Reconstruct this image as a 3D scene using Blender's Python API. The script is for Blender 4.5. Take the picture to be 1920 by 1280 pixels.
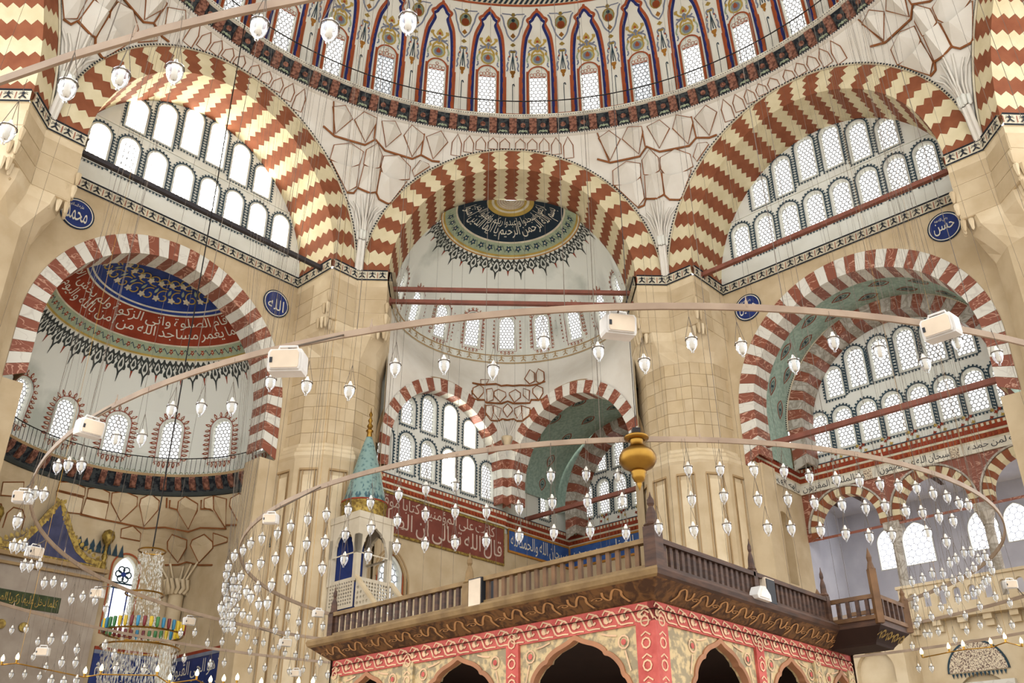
import bpy, math, random
import numpy as np
from math import sin, cos, tan, pi, radians, sqrt, atan2, degrees
from mathutils import Vector, Matrix
from mathutils.geometry import delaunay_2d_cdt
random.seed(7)
SC = bpy.context.scene
COL = SC.collection
for _o in list(bpy.data.objects): bpy.data.objects.remove(_o)

# ------------------------------------------------------------------ camera, sky, exposure
CAM = (-1.3854, -18.8642, 1.60); YAW, PITCH, ROLL, FPX = 0.038746, 0.485599, -0.002442, 1793.41
cd = bpy.data.cameras.new('camera'); cam = bpy.data.objects.new('camera', cd); COL.objects.link(cam)
_f = Vector((sin(YAW)*cos(PITCH), cos(YAW)*cos(PITCH), sin(PITCH))); _r = Vector((cos(YAW), -sin(YAW), 0)); _u = _r.cross(_f)
_r2 = _r*cos(ROLL)+_u*sin(ROLL); _u2 = _u*cos(ROLL)-_r*sin(ROLL)
cam.matrix_world = Matrix(((_r2.x,_u2.x,-_f.x,CAM[0]),(_r2.y,_u2.y,-_f.y,CAM[1]),(_r2.z,_u2.z,-_f.z,CAM[2]),(0,0,0,1)))
cd.sensor_fit = 'HORIZONTAL'; cd.sensor_width = 36; cd.lens = 36*FPX/1920; cd.clip_end = 300
SC.camera = cam
w = bpy.data.worlds.new('world'); SC.world = w; w.use_nodes = True
bg = w.node_tree.nodes['Background']; bg.inputs[0].default_value = (0.985, 0.985, 1.0, 1); bg.inputs[1].default_value = 1.5
vs = SC.view_settings; vs.view_transform = 'Standard'; vs.look = 'None'; vs.gamma = 1; vs.use_curve_mapping = False; vs.exposure = 0.72

cy = SC.cycles; cy.max_bounces = 4; cy.diffuse_bounces = 2; cy.glossy_bounces = 2; cy.transmission_bounces = 2; cy.transparent_max_bounces = 8; cy.adaptive_threshold = .1; cy.caustics_reflective = False; cy.caustics_refractive = False

# ------------------------------------------------------------------ materials
def lin(c):
    return tuple(((x/255)/12.92 if x/255 <= .04045 else ((x/255+.055)/1.055)**2.4) for x in c)+(1,)
MATS = {}
def mat(name, c, rough=.75, c2=None, scale=2.0, detail=4, bump=0, metal=0, kind='noise', emit=0, lo=.35, hi=.65, dist=0, stretch=None, c3=None, spec=.3):
    m = bpy.data.materials.new(name); m.use_nodes = True; nt = m.node_tree; N = nt.nodes; L = nt.links
    b = N['Principled BSDF']; b.inputs['Roughness'].default_value = rough; b.inputs['Metallic'].default_value = metal
    b.inputs['Specular IOR Level'].default_value = spec
    c2 = c2 or tuple(max(0, x*.88) for x in c)
    tc = N.new('ShaderNodeTexCoord'); mp = N.new('ShaderNodeMapping'); L.new(tc.outputs['Object'], mp.inputs[0])
    if stretch: mp.inputs['Scale'].default_value = stretch
    ramp = N.new('ShaderNodeValToRGB')
    if kind == 'noise':
        t = N.new('ShaderNodeTexNoise'); t.inputs['Scale'].default_value = scale; t.inputs['Detail'].default_value = detail; t.inputs['Distortion'].default_value = dist; out = t.outputs[0]
    elif kind == 'vein':
        t = N.new('ShaderNodeTexNoise'); t.inputs['Scale'].default_value = scale; t.inputs['Detail'].default_value = 2; t.inputs['Distortion'].default_value = dist
        a = N.new('ShaderNodeMath'); a.operation = 'SUBTRACT'; a.inputs[1].default_value = .5; L.new(t.outputs[0], a.inputs[0])
        a2 = N.new('ShaderNodeMath'); a2.operation = 'ABSOLUTE'; L.new(a.outputs[0], a2.inputs[0]); out = a2.outputs[0]
    elif kind == 'cell':
        t = N.new('ShaderNodeTexVoronoi'); t.inputs['Scale'].default_value = scale; out = t.outputs['Distance']
    elif kind == 'wave':
        t = N.new('ShaderNodeTexWave'); t.inputs['Scale'].default_value = scale; t.inputs['Distortion'].default_value = dist; t.inputs['Detail'].default_value = 3; out = t.outputs['Fac']
    L.new(mp.outputs[0], t.inputs['Vector'])
    e = ramp.color_ramp.elements; e[0].position = lo; e[0].color = lin(c2); e[1].position = hi; e[1].color = lin(c)
    if c3: x = e.new((lo+hi)/2); x.color = lin(c3)
    L.new(out, ramp.inputs[0]); L.new(ramp.outputs[0], b.inputs['Base Color'])
    if bump:
        bp_ = N.new('ShaderNodeBump'); bp_.inputs['Strength'].default_value = bump; bp_.inputs['Distance'].default_value = .05
        L.new(out, bp_.inputs['Height']); L.new(bp_.outputs[0], b.inputs['Normal'])
    if emit:
        b.inputs['Emission Color'].default_value = lin(c); b.inputs['Emission Strength'].default_value = emit
    MATS[name] = m; return m
mat('stone', (204,184,149), .8, (188,166,130), 1.1, 6, .12); mat('stone_b', (203,181,143), .8, (189,166,128), 1.3, 6, .12)
mat('stone_light', (222,204,170), .8, (206,185,148), 1.3, 6, .1)
mat('stone_dark', (178,150,108), .85, (160,132,94), 1.2, 5)
mat('plaster', (228,228,216), .85, (218,217,203), .9, 5, .05)
mat('plaster_warm', (229,224,211), .85, (219,212,197), 1.0, 5, .05)
mat('dome_plaster', (230,228,214), .85, (222,218,203), .8, 4)
mat('stained_plaster', (228,228,215), .85, (188,192,178), .45, 7, lo=.3, hi=.46)
mat('arch_red', (144,86,56), .8, (130,73,46), 2.2, 5)
mat('arch_cream', (222,209,172), .8, (210,196,156), 1.6, 5)
mat('core_mortar', (170,140,100), .9)
mat('marble_red', (206,176,150), .45, (150,66,38), 1.1, kind='vein', dist=1.6, lo=.01, hi=.022, stretch=(1,1,2.2)) 
MATS['marble_red'].node_tree.nodes['Color Ramp'].color_ramp.elements[0].color = lin((196,150,126)); MATS['marble_red'].node_tree.nodes['Color Ramp'].color_ramp.elements[-1].color = lin((138,80,60))
mat('marble_white', (220,216,202), .45, (204,198,184), 1.2, kind='vein', dist=1.2, lo=.0, hi=.03)
mat('marble_grey', (190,182,168), .45, (150,140,124), 1.8, kind='vein', dist=1.4, lo=.0, hi=.1)
mat('rib_brown', (146,88,44), .7)
mat('paint_red', (170,84,44), .75); mat('paint_rust', (150,62,36), .8, (132,52,30), 2)
mat('paint_blue', (34,44,106), .75); mat('paint_bluegrey', (128,134,150), .8); mat('paint_gold', (190,160,78), .7)
mat('paint_green', (128,152,134), .8, (110,136,120), 3); mat('paint_sage', (166,176,146), .8, (150,162,132), 5)
mat('paint_ochre', (186,128,52), .75); mat('paint_black', (38,42,48), .8); mat('paint_teal', (52,74,84), .8, (40,58,68), 4)
mat('paint_darkteal', (30,46,58), .8); mat('paint_cream', (222,212,184), .8); mat('paint_white', (232,226,206), .8)
mat('cobalt', (40,66,140), .4, (32,52,116), 3); mat('tile_blue', (64,98,158), .4, (50,80,138), 3); mat('panel_rust', (128,68,54), .7, (112,58,46), 2); mat('panel_ink', (206,184,164), .7); mat('minbar_marble', (214,203,180), .5, (200,187,162), 1.5, 5); mat('cobalt_deep', (32,52,112), .4, (26,42,96), 3)
mat('cornice_dark', (62,66,66), .8, (24,28,34), 6, 3, lo=.45, hi=.55)
mat('corbel_paint', (150,104,84), .8, (92,56,44), 8, 3, lo=.42, hi=.58)
mat('fringe_dark', (62,66,62), .8)
mat('vault_green', (168,188,172), .8, (146,168,152), 7, 3, lo=.4, hi=.6)
mat('iron', (40,36,34), .5, metal=.6); mat('iron_tie', (138,84,68), .6); mat('iron_dark', (62,58,60), .6)
mat('hoop_iron', (156,135,112), .5, (138,117,96), 3); mat('hoop_far', (104,92,84), .55)
mat('brass', (160,122,54), .3, (128,92,38), 2, metal=1)
mat('gold_leaf', (172,146,72), .45, (116,92,44), 9, metal=.5, lo=.4, hi=.6); mat('crest_blue', (72,74,104), .6, (54,56,84), 2); mat('marble_mihrab', (178,164,146), .5, (158,142,124), 1.2, 5)
mat('wood_dark', (84,58,42), .55, (58,40,30), 3, stretch=(1,1,6)); mat('wood_mid', (116,84,52), .55, (88,62,38), 3)
mat('wood_rail', (138,112,72), .55, (112,88,54), 3)
mat('eave_paint', (112,78,44), .6, (70,46,28), 5, 4, dist=1.5, lo=.42, hi=.58); mat('eave_scroll', (186,138,88), .6)
mat('frieze_red', (196,96,84), .65, (170,70,62), 4); mat('frieze_scroll', (226,186,146), .65)
mat('spandrel_gold', (200,176,130), .65, (148,134,104), 9, 4, lo=.42, hi=.56); mat('arch_edge', (170,118,82), .6)
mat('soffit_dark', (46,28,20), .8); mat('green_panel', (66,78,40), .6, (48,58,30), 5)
mat('speaker_white', (226,222,214), .5); mat('speaker_black', (36,38,42), .5); mat('speaker_cloth', (222,204,178), .8)
mat('bulb_white', (246,238,222), .3); mat('bulb_lit', (255,226,160), .3, emit=9)
mat('carpet', (192,180,166), .95, (176,158,144), 2); mat('wire', (96,84,70), .6)  # carpet colour lightened so the unseen floor bounces light upward
mat('tile_turquoise', (132,158,150), .4, (86,116,116), 7, kind='cell', lo=.15, hi=.5); mat('tile_teal', (70,104,112), .4)
mat('tile_lunette', (222,206,176), .5, (110,86,74), 26, 2, lo=.44, hi=.5); mat('crystal_colour_a', (46,120,150), .15); mat('crystal_colour_b', (214,180,40), .15); mat('crystal_colour_c', (110,30,30), .15); mat('crystal_colour_d', (60,120,60), .15)
mat('gallery_plaster', (196,196,204), .85, (180,180,190), 1)
def glassy(name, tint, mixf):
    m = bpy.data.materials.new(name); m.use_nodes = True; nt = m.node_tree; N = nt.nodes; L = nt.links
    for n in list(N):
        if n.type != 'OUTPUT_MATERIAL': N.remove(n)
    tr = N.new('ShaderNodeBsdfTransparent'); tr.inputs[0].default_value = (.93,.95,.95,1)
    gl = N.new('ShaderNodeBsdfGlossy'); gl.inputs['Roughness'].default_value = .08; gl.inputs[0].default_value = tint
    lw = N.new('ShaderNodeLayerWeight'); lw.inputs[0].default_value = mixf; mx = N.new('ShaderNodeMixShader')
    L.new(lw.outputs['Facing'], mx.inputs[0]); L.new(tr.outputs[0], mx.inputs[1]); L.new(gl.outputs[0], mx.inputs[2])
    L.new(mx.outputs[0], N['Material Output'].inputs[0]); MATS[name] = m
glassy('lamp_glass', (.95,.97,1,1), .55); glassy('crystal', (1,.97,.9,1), .45)
def pane_mat(name, col, s):
    m = bpy.data.materials.new(name); m.use_nodes = True; nt = m.node_tree; b = nt.nodes['Principled BSDF']
    t = nt.nodes.new('ShaderNodeTexNoise'); t.inputs['Scale'].default_value = 1.2; r = nt.nodes.new('ShaderNodeValToRGB')
    r.color_ramp.elements[0].color = tuple(x*.9 for x in col[:3])+(1,); r.color_ramp.elements[1].color = col
    nt.links.new(t.outputs[0], r.inputs[0]); nt.links.new(r.outputs[0], b.inputs['Emission Color']); b.inputs['Emission Strength'].default_value = s
    b.inputs['Base Color'].default_value = (.8,.8,.8,1); MATS[name] = m
    m.cycles.emission_sampling = 'FRONT_BACK' if s > 2 else 'NONE'
pane_mat('daylit_glass', (1,.99,.97,1), .82); pane_mat('sunlit_glass', (1,.96,.88,1), 11); pane_mat('daylit_glass_blue', (.84,.88,1,1), 3.0); pane_mat('shaded_glass', (.62,.66,.7,1), .6)
def grille_mat():
    m = bpy.data.materials.new('plaster_grille'); m.use_nodes = True; nt = m.node_tree; N = nt.nodes; L = nt.links; b = N['Principled BSDF']
    b.inputs['Base Color'].default_value = lin((132,136,138)); b.inputs['Roughness'].default_value = .9
    tl = N.new('ShaderNodeBsdfTranslucent'); nz = N.new('ShaderNodeTexNoise'); nz.inputs['Scale'].default_value = 5
    r = N.new('ShaderNodeValToRGB'); r.color_ramp.elements[0].color = (.5,.48,.46,1); r.color_ramp.elements[1].color = (.62,.6,.58,1); L.new(nz.outputs[0], r.inputs[0]); L.new(r.outputs[0], tl.inputs[0])
    mx = N.new('ShaderNodeMixShader'); mx.inputs[0].default_value = .22; L.new(b.outputs[0], mx.inputs[1]); L.new(tl.outputs[0], mx.inputs[2]); L.new(mx.outputs[0], N['Material Output'].inputs[0]); MATS['plaster_grille'] = m
grille_mat()

# ------------------------------------------------------------------ builders
def P(phi, u, d, z):
    a = radians(phi); return (cos(a)*u+sin(a)*d, -sin(a)*u+cos(a)*d, z)
def flat(phi, d): return lambda s, t, o=0: P(phi, s, d+o, t)
def ring_map(phi, dc, rf):      # s = local azimuth in degrees, t = height; rf(az, z) radius
    def f(s, t, o=0):
        r = rf(s, t)+o; return P(phi, r*sin(radians(s)), dc+r*cos(radians(s)), t)
    return f
class MB:
    def __init__(s): s.V = []; s.F = []; s.M = []
    def poly(s, pts, m=0):
        n = len(s.V); s.V += [tuple(p) for p in pts]; s.F.append(list(range(n, n+len(pts)))); s.M.append(m)
    def mesh(s, V, F, m=0):
        n = len(s.V); s.V += [tuple(v) for v in V]; s.F += [[i+n for i in f] for f in F]; s.M += [m]*len(F)
    def grid(s, rows, m=0, closed=False):
        R = len(rows); C = len(rows[0]); V = [p for r in rows for p in r]; F = []
        for i in range(R-1):
            for j in range(C-1+(1 if closed else 0)):
                k = (j+1) % C; F.append((i*C+j, i*C+k, (i+1)*C+k, (i+1)*C+j))
        s.mesh(V, F, m)
    def prism(s, poly, mf, o0, o1, m=0, caps=(1,1), mside=None):
        a = [mf(x, y, o0) for x, y in poly]; b = [mf(x, y, o1) for x, y in poly]; n = len(a)
        if caps[0]: s.poly(a, m)
        if caps[1]: s.poly(b[::-1], m)
        s.mesh(a+b, [(i, (i+1) % n, n+(i+1) % n, n+i) for i in range(n)], m if mside is None else mside)
    def box(s, x0, x1, y0, y1, z0, z1, m=0, T=None):
        V = [(x, y, z) for x in (x0, x1) for y in (y0, y1) for z in (z0, z1)]
        if T: V = [T(*v) for v in V]
        s.mesh(V, [(0,1,3,2),(4,6,7,5),(0,4,5,1),(2,3,7,6),(0,2,6,4),(1,5,7,3)], m)
    def tube(s, pts, r, n=6, m=0, closed=False, rs=None):
        pts = [Vector(p) for p in pts]; rows = []
        for i, p in enumerate(pts):
            a = pts[i-1] if (i or closed) else p; b = pts[(i+1) % len(pts)] if (i < len(pts)-1 or closed) else p
            t = (b-a); t = t.normalized() if t.length > 1e-9 else Vector((0,0,1))
            x = t.cross(Vector((0,0,1))); x = x.normalized() if x.length > 1e-4 else Vector((1,0,0)); y = t.cross(x)
            q = rs[i] if rs else r
            rows.append([tuple(p+(x*cos(2*pi*k/n)+y*sin(2*pi*k/n))*q) for k in range(n)])
        if closed: rows.append(rows[0])
        s.grid(rows, m, True)
        if not closed: s.poly(rows[0][::-1], m); s.poly(rows[-1], m)
    def lathe(s, prof, c=(0,0,0), n=16, m=0, a0=0, a1=2*pi):
        full = abs(a1-a0-2*pi) < 1e-6; k = n if full else n+1
        s.grid([[(c[0]+r*cos(a0+(a1-a0)*j/n), c[1]+r*sin(a0+(a1-a0)*j/n), c[2]+z) for j in range(k)] for r, z in prof], m, full)
    def ribbon(s, pts, wd, mf, o=-.012, m=0, closed=False, taper=False, thick=0):
        if len(pts) >= 4 and not closed:      # soften hand-drawn strokes
            for _ in range(2): pts = [pts[0]]+[q for i in range(len(pts)-1) for q in ((pts[i][0]*.75+pts[i+1][0]*.25, pts[i][1]*.75+pts[i+1][1]*.25), (pts[i][0]*.25+pts[i+1][0]*.75, pts[i][1]*.25+pts[i+1][1]*.75))]+[pts[-1]]
        n = len(pts); A = []; B = []
        for i in range(n):
            a = pts[i-1] if (i or closed) else pts[i]; b = pts[(i+1) % n] if (i < n-1 or closed) else pts[i]
            dx, dy = b[0]-a[0], b[1]-a[1]; l = math.hypot(dx, dy) or 1; q = wd/2*(1 if not taper else max(.12, 1-i/(n-1)))
            A.append((pts[i][0]-dy/l*q, pts[i][1]+dx/l*q)); B.append((pts[i][0]+dy/l*q, pts[i][1]-dx/l*q))
        rows = [[mf(*p, o) for p in A], [mf(*p, o) for p in B]]
        if closed: rows = [r+[r[0]] for r in rows]
        s.grid(rows, m)
        if thick:
            s.grid([rows[0], [mf(*p, o+thick) for p in (A+[A[0]] if closed else A)]], m); s.grid([rows[1], [mf(*p, o+thick) for p in (B+[B[0]] if closed else B)]], m)
    def shape(s, pts, mf, o=-.012, m=0): s.poly([mf(x, y, o) for x, y in pts], m)
    def text(s, body, x0, x1, y0, y1, mf, o=-.02, m=0):
        V, F = text2d(body); s.mesh([mf(x0+(x1-x0)*x, y0+(y1-y0)*y, o) for x, y in V], F, m)
def link(o, parent=None, base=None):
    COL.objects.link(o)
    if parent is not None:
        o.parent = parent
        if base is not None: o.matrix_parent_inverse = Matrix.Translation(-Vector(base))
    return o
def meshdata(name, mb, mats, smooth=False):
    me = bpy.data.meshes.new(name); me.from_pydata(mb.V, [], mb.F)
    for x in mats: me.materials.append(MATS[x])
    if len(mats) > 1: me.polygons.foreach_set('material_index', mb.M)
    if smooth: me.polygons.foreach_set('use_smooth', [True]*len(me.polygons))
    me.update(); return me
def tag(o, label, cat=None, group=None, kind=None):
    if label: o['label'] = label
    if cat: o['category'] = cat
    if group: o['group'] = group
    if kind: o['kind'] = kind
    return o
def ob(name, mb, mats, parent=None, smooth=False, base=None, kind=None, label=None):
    if isinstance(mats, str): mats = [mats]
    o = bpy.data.objects.new(name, meshdata(name, mb, mats, smooth))
    if base is None and parent is not None: base = parent.get('_b')
    link(o, parent, base)
    if kind: o['kind'] = kind
    if label: o['label'] = label
    return o
def thing(name, loc, label, cat, group=None, kind=None):
    o = bpy.data.objects.new(name, None); COL.objects.link(o); o.location = loc; o['_b'] = [float(x) for x in loc]
    return tag(o, label, cat, group, kind)
def struct(name, mb, mats, label, smooth=False, cat=None):
    o = ob(name, mb, mats, None, smooth); return tag(o, label, cat, None, 'structure')
ORD = 'first second third fourth fifth sixth seventh eighth ninth tenth eleventh twelfth thirteenth fourteenth fifteenth sixteenth seventeenth eighteenth nineteenth twentieth'.split()
def nth(i):
    if i < 20: return ORD[i]
    t = 'twenty thirty forty fifty sixty seventy eighty ninety'.split()[(i+1)//10-2]
    return ({'twenty':'twentieth','thirty':'thirtieth','forty':'fortieth','fifty':'fiftieth','sixty':'sixtieth'}.get(t, t)) if (i+1) % 10 == 0 else t+'-'+ORD[(i+1) % 10-1]

def inpoly(pts, poly):
    x = pts[:,0]; y = pts[:,1]; r = np.zeros(len(pts), bool); n = len(poly)
    for i in range(n):
        x1, y1 = poly[i]; x2, y2 = poly[(i+1) % n]
        if y1 == y2: continue
        c = ((y1 > y) != (y2 > y)) & (x < (x2-x1)*(y-y1)/(y2-y1)+x1); r ^= c
    return r
def cdt(outer, holes, grid=None):
    V = [Vector(p) for p in outer]; n = len(V); E = [(i, (i+1) % n) for i in range(n)]
    for h in holes:
        k = len(V); V += [Vector(p) for p in h]; E += [(k+i, k+(i+1) % len(h)) for i in range(len(h))]
    if grid is not None and len(grid):
        g = np.array(grid); ok = inpoly(g, outer)
        for h in holes: ok &= ~inpoly(g, h)
        V += [Vector(p) for p in g[ok]]
    vo, eo, fo, _, _, _ = delaunay_2d_cdt(V, E, [], 0, 1e-5)
    vv = np.array([[v.x, v.y] for v in vo]); ff = np.array(fo); c = vv[ff].mean(1); ok = inpoly(c, outer)
    for h in holes: ok &= ~inpoly(c, h)
    return [tuple(v) for v in vv], [tuple(int(i) for i in f) for f in ff[ok]]
def wall(mb, outer, holes, mf, o=0, m=0, grid=None, reveal=0, mr=None):
    V, F = cdt(outer, holes, grid); mb.mesh([mf(x, y, o) for x, y in V], F, m)
    if reveal:
        for h in holes:
            n = len(h); A = [mf(x, y, o) for x, y in h]; B = [mf(x, y, o+reveal) for x, y in h]
            mb.mesh(A+B, [(i, (i+1) % n, n+(i+1) % n, n+i) for i in range(n)], m if mr is None else mr)
def archshape(w, h, cx=0, z0=0, n=10, pointed=0, sc=1):
    r = w/2; pts = [(cx-r*sc, z0), (cx+r*sc, z0)]
    for i in range(n+1):
        t = pi*i/n; zz = r*sin(t)+pointed*r*(1-abs(cos(t)))
        pts.append((cx+r*cos(t)*sc, z0+h-r*(1+pointed)+zz))
    return pts
def arcpts(a, b, u0, zc, n=32, t0=0, t1=pi): return [(u0+a*cos(t0+(t1-t0)*i/n), zc+b*sin(t0+(t1-t0)*i/n)) for i in range(n+1)]

# arabic lettering (joined letter forms), laid out right to left
_AR = {'ا':('FE8D','FE8E'),'أ':('FE83','FE84'),'إ':('FE87','FE88'),'آ':('FE81','FE82'),'ب':('FE8F','FE90','FE91','FE92'),'ت':('FE95','FE96','FE97','FE98'),'ث':('FE99','FE9A','FE9B','FE9C'),'ة':('FE93','FE94'),
'ج':('FE9D','FE9E','FE9F','FEA0'),'ح':('FEA1','FEA2','FEA3','FEA4'),'خ':('FEA5','FEA6','FEA7','FEA8'),'د':('FEA9','FEAA'),'ذ':('FEAB','FEAC'),'ر':('FEAD','FEAE'),'ز':('FEAF','FEB0'),
'س':('FEB1','FEB2','FEB3','FEB4'),'ش':('FEB5','FEB6','FEB7','FEB8'),'ص':('FEB9','FEBA','FEBB','FEBC'),'ض':('FEBD','FEBE','FEBF','FEC0'),'ط':('FEC1','FEC2','FEC3','FEC4'),'ظ':('FEC5','FEC6','FEC7','FEC8'),'ع':('FEC9','FECA','FECB','FECC'),'غ':('FECD','FECE','FECF','FED0'),
'ف':('FED1','FED2','FED3','FED4'),'ق':('FED5','FED6','FED7','FED8'),'ك':('FED9','FEDA','FEDB','FEDC'),'ل':('FEDD','FEDE','FEDF','FEE0'),'م':('FEE1','FEE2','FEE3','FEE4'),'ن':('FEE5','FEE6','FEE7','FEE8'),
'ه':('FEE9','FEEA','FEEB','FEEC'),'و':('FEED','FEEE'),'ى':('FEEF','FEF0'),'ي':('FEF1','FEF2','FEF3','FEF4'),'ئ':('FE89','FE8A','FE8B','FE8C'),'ء':('FE80',)}
def shape_ar(t):
    t = t.replace('لا', '\u0001'); out = []
    f = lambda c: ('FEFB','FEFC') if c == '\u0001' else _AR.get(c)
    for i, c in enumerate(t):
        q = f(c)
        if not q: out.append(c); continue
        pq = f(t[i-1]) if i else None; nq = f(t[i+1]) if i+1 < len(t) else None
        pj = bool(pq) and len(pq) == 4 and len(q) > 1; nj = len(q) == 4 and bool(nq) and len(nq) > 1
        k = (3 if pj and nj else 2 if nj else 1 if pj else 0); out.append(chr(int(q[min(k, len(q)-1)], 16)))
    return ''.join(out[::-1])
_TX = {}
def text2d(body):
    if body in _TX: return _TX[body]
    c = bpy.data.curves.new('lettering', 'FONT'); c.body = shape_ar(body); c.resolution_u = 2; c.space_word = .55
    o = bpy.data.objects.new('lettering', c); COL.objects.link(o); bpy.context.view_layer.update()
    me = bpy.data.meshes.new_from_object(o.evaluated_get(bpy.context.evaluated_depsgraph_get()))
    V = np.array([(v.co.x, v.co.y) for v in me.vertices]); F = [tuple(p.vertices) for p in me.polygons]
    bpy.data.objects.remove(o); bpy.data.curves.remove(c); bpy.data.meshes.remove(me)
    a = V.min(0); b = V.max(0); V = (V-a)/(b-a); _TX[body] = ([tuple(v) for v in V], F); return _TX[body]

# common ornaments in a surface's own (s, t) plane ; k = scale
def spiral(cx, cy, r, a0, turns, k=1, n=12): return [(cx+k*r*(1-i/n*.85)*cos(a0+turns*2*pi*i/n), cy+r*(1-i/n*.85)*sin(a0+turns*2*pi*i/n)) for i in range(n+1)]
def petal(cx, cy, a, l, wd, k=1, n=5):
    L = [];
    for i in range(n+1):
        t = i/n; q = wd/2*sin(pi*t**.8); L.append((t*l, q))
    L += [(x, -y) for x, y in L[-2:0:-1]]
    return [(cx+k*(x*cos(a)-y*sin(a)), cy+x*sin(a)+y*cos(a)) for x, y in L]
def disc(cx, cy, r, k=1, n=10, sy=1): return [(cx+k*r*cos(2*pi*i/n), cy+sy*r*sin(2*pi*i/n)) for i in range(n)]
# ------------------------------------------------------------------ dimensions of the hall (metres; dome axis = origin)
T8 = tan(radians(22.5)); D0, U0, D1, ZC = 15.92, 5.30, 18.30, 23.0; HS = D0*T8
AI, BI, AO, BO = 5.30, 5.85, 6.42, 6.85           # upper arches: intrados / extrados half spans and rises
# ------------------------------------------------------------------ windows
_WM = {}; WN = [0]
def crest(mb, w, h, m=0, o=-.035, wd=.05, lob=.07, step=.135):
    mf = lambda x, z, y: (x, y, z)
    out = archshape(w+.16, h+.16, 0, -.08, 14); mb.ribbon(out, wd, mf, o, m, True)
    # small round lobes all round
    per = []; n = len(out)
    for i in range(n):
        a = out[i]; b = out[(i+1) % n]; l = math.hypot(b[0]-a[0], b[1]-a[1]); per.append((a, b, l))
    tot = sum(p[2] for p in per); k = int(tot/step); pos = 0; acc = 0; j = 0
    for q in range(k):
        tgt = tot*q/k
        while acc+per[j][2] < tgt: acc += per[j][2]; j += 1
        a, b, l = per[j]; f = (tgt-acc)/l; x = a[0]+(b[0]-a[0])*f; z = a[1]+(b[1]-a[1])*f
        nx, nz = (b[1]-a[1])/l, -(b[0]-a[0])/l
        mb.shape(disc(x+nx*lob*.8, z+nz*lob*.8, lob*.62, 1, 6), mf, o, m)
def flame(mb, w, h, m=0, o=-.05, l=.3, step=.19):
    mf = lambda x, z, y: (x, y, z); out = archshape(w+.2, h+.2, 0, -.1, 14); mb.ribbon(out, .03, mf, o, m, True); n = len(out)
    per = [(out[i], out[(i+1) % n], math.hypot(out[(i+1) % n][0]-out[i][0], out[(i+1) % n][1]-out[i][1])) for i in range(n)]
    tot = sum(p[2] for p in per); k = int(tot/step); acc = 0; j = 0
    for q in range(k):
        tgt = tot*q/k
        while acc+per[j][2] < tgt: acc += per[j][2]; j += 1
        a, b, L = per[j]; f = (tgt-acc)/L; x = a[0]+(b[0]-a[0])*f; z = a[1]+(b[1]-a[1])*f; ang = atan2(-(b[0]-a[0]), b[1]-a[1])
        mb.shape(petal(x, z, ang, l*(.85 if q % 2 else 1), step*.62), mf, o, m)
        mb.shape(petal(x+.05*cos(ang), z+.05*sin(ang), ang, l*.5, step*.28), mf, o-.012, 1)
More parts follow.
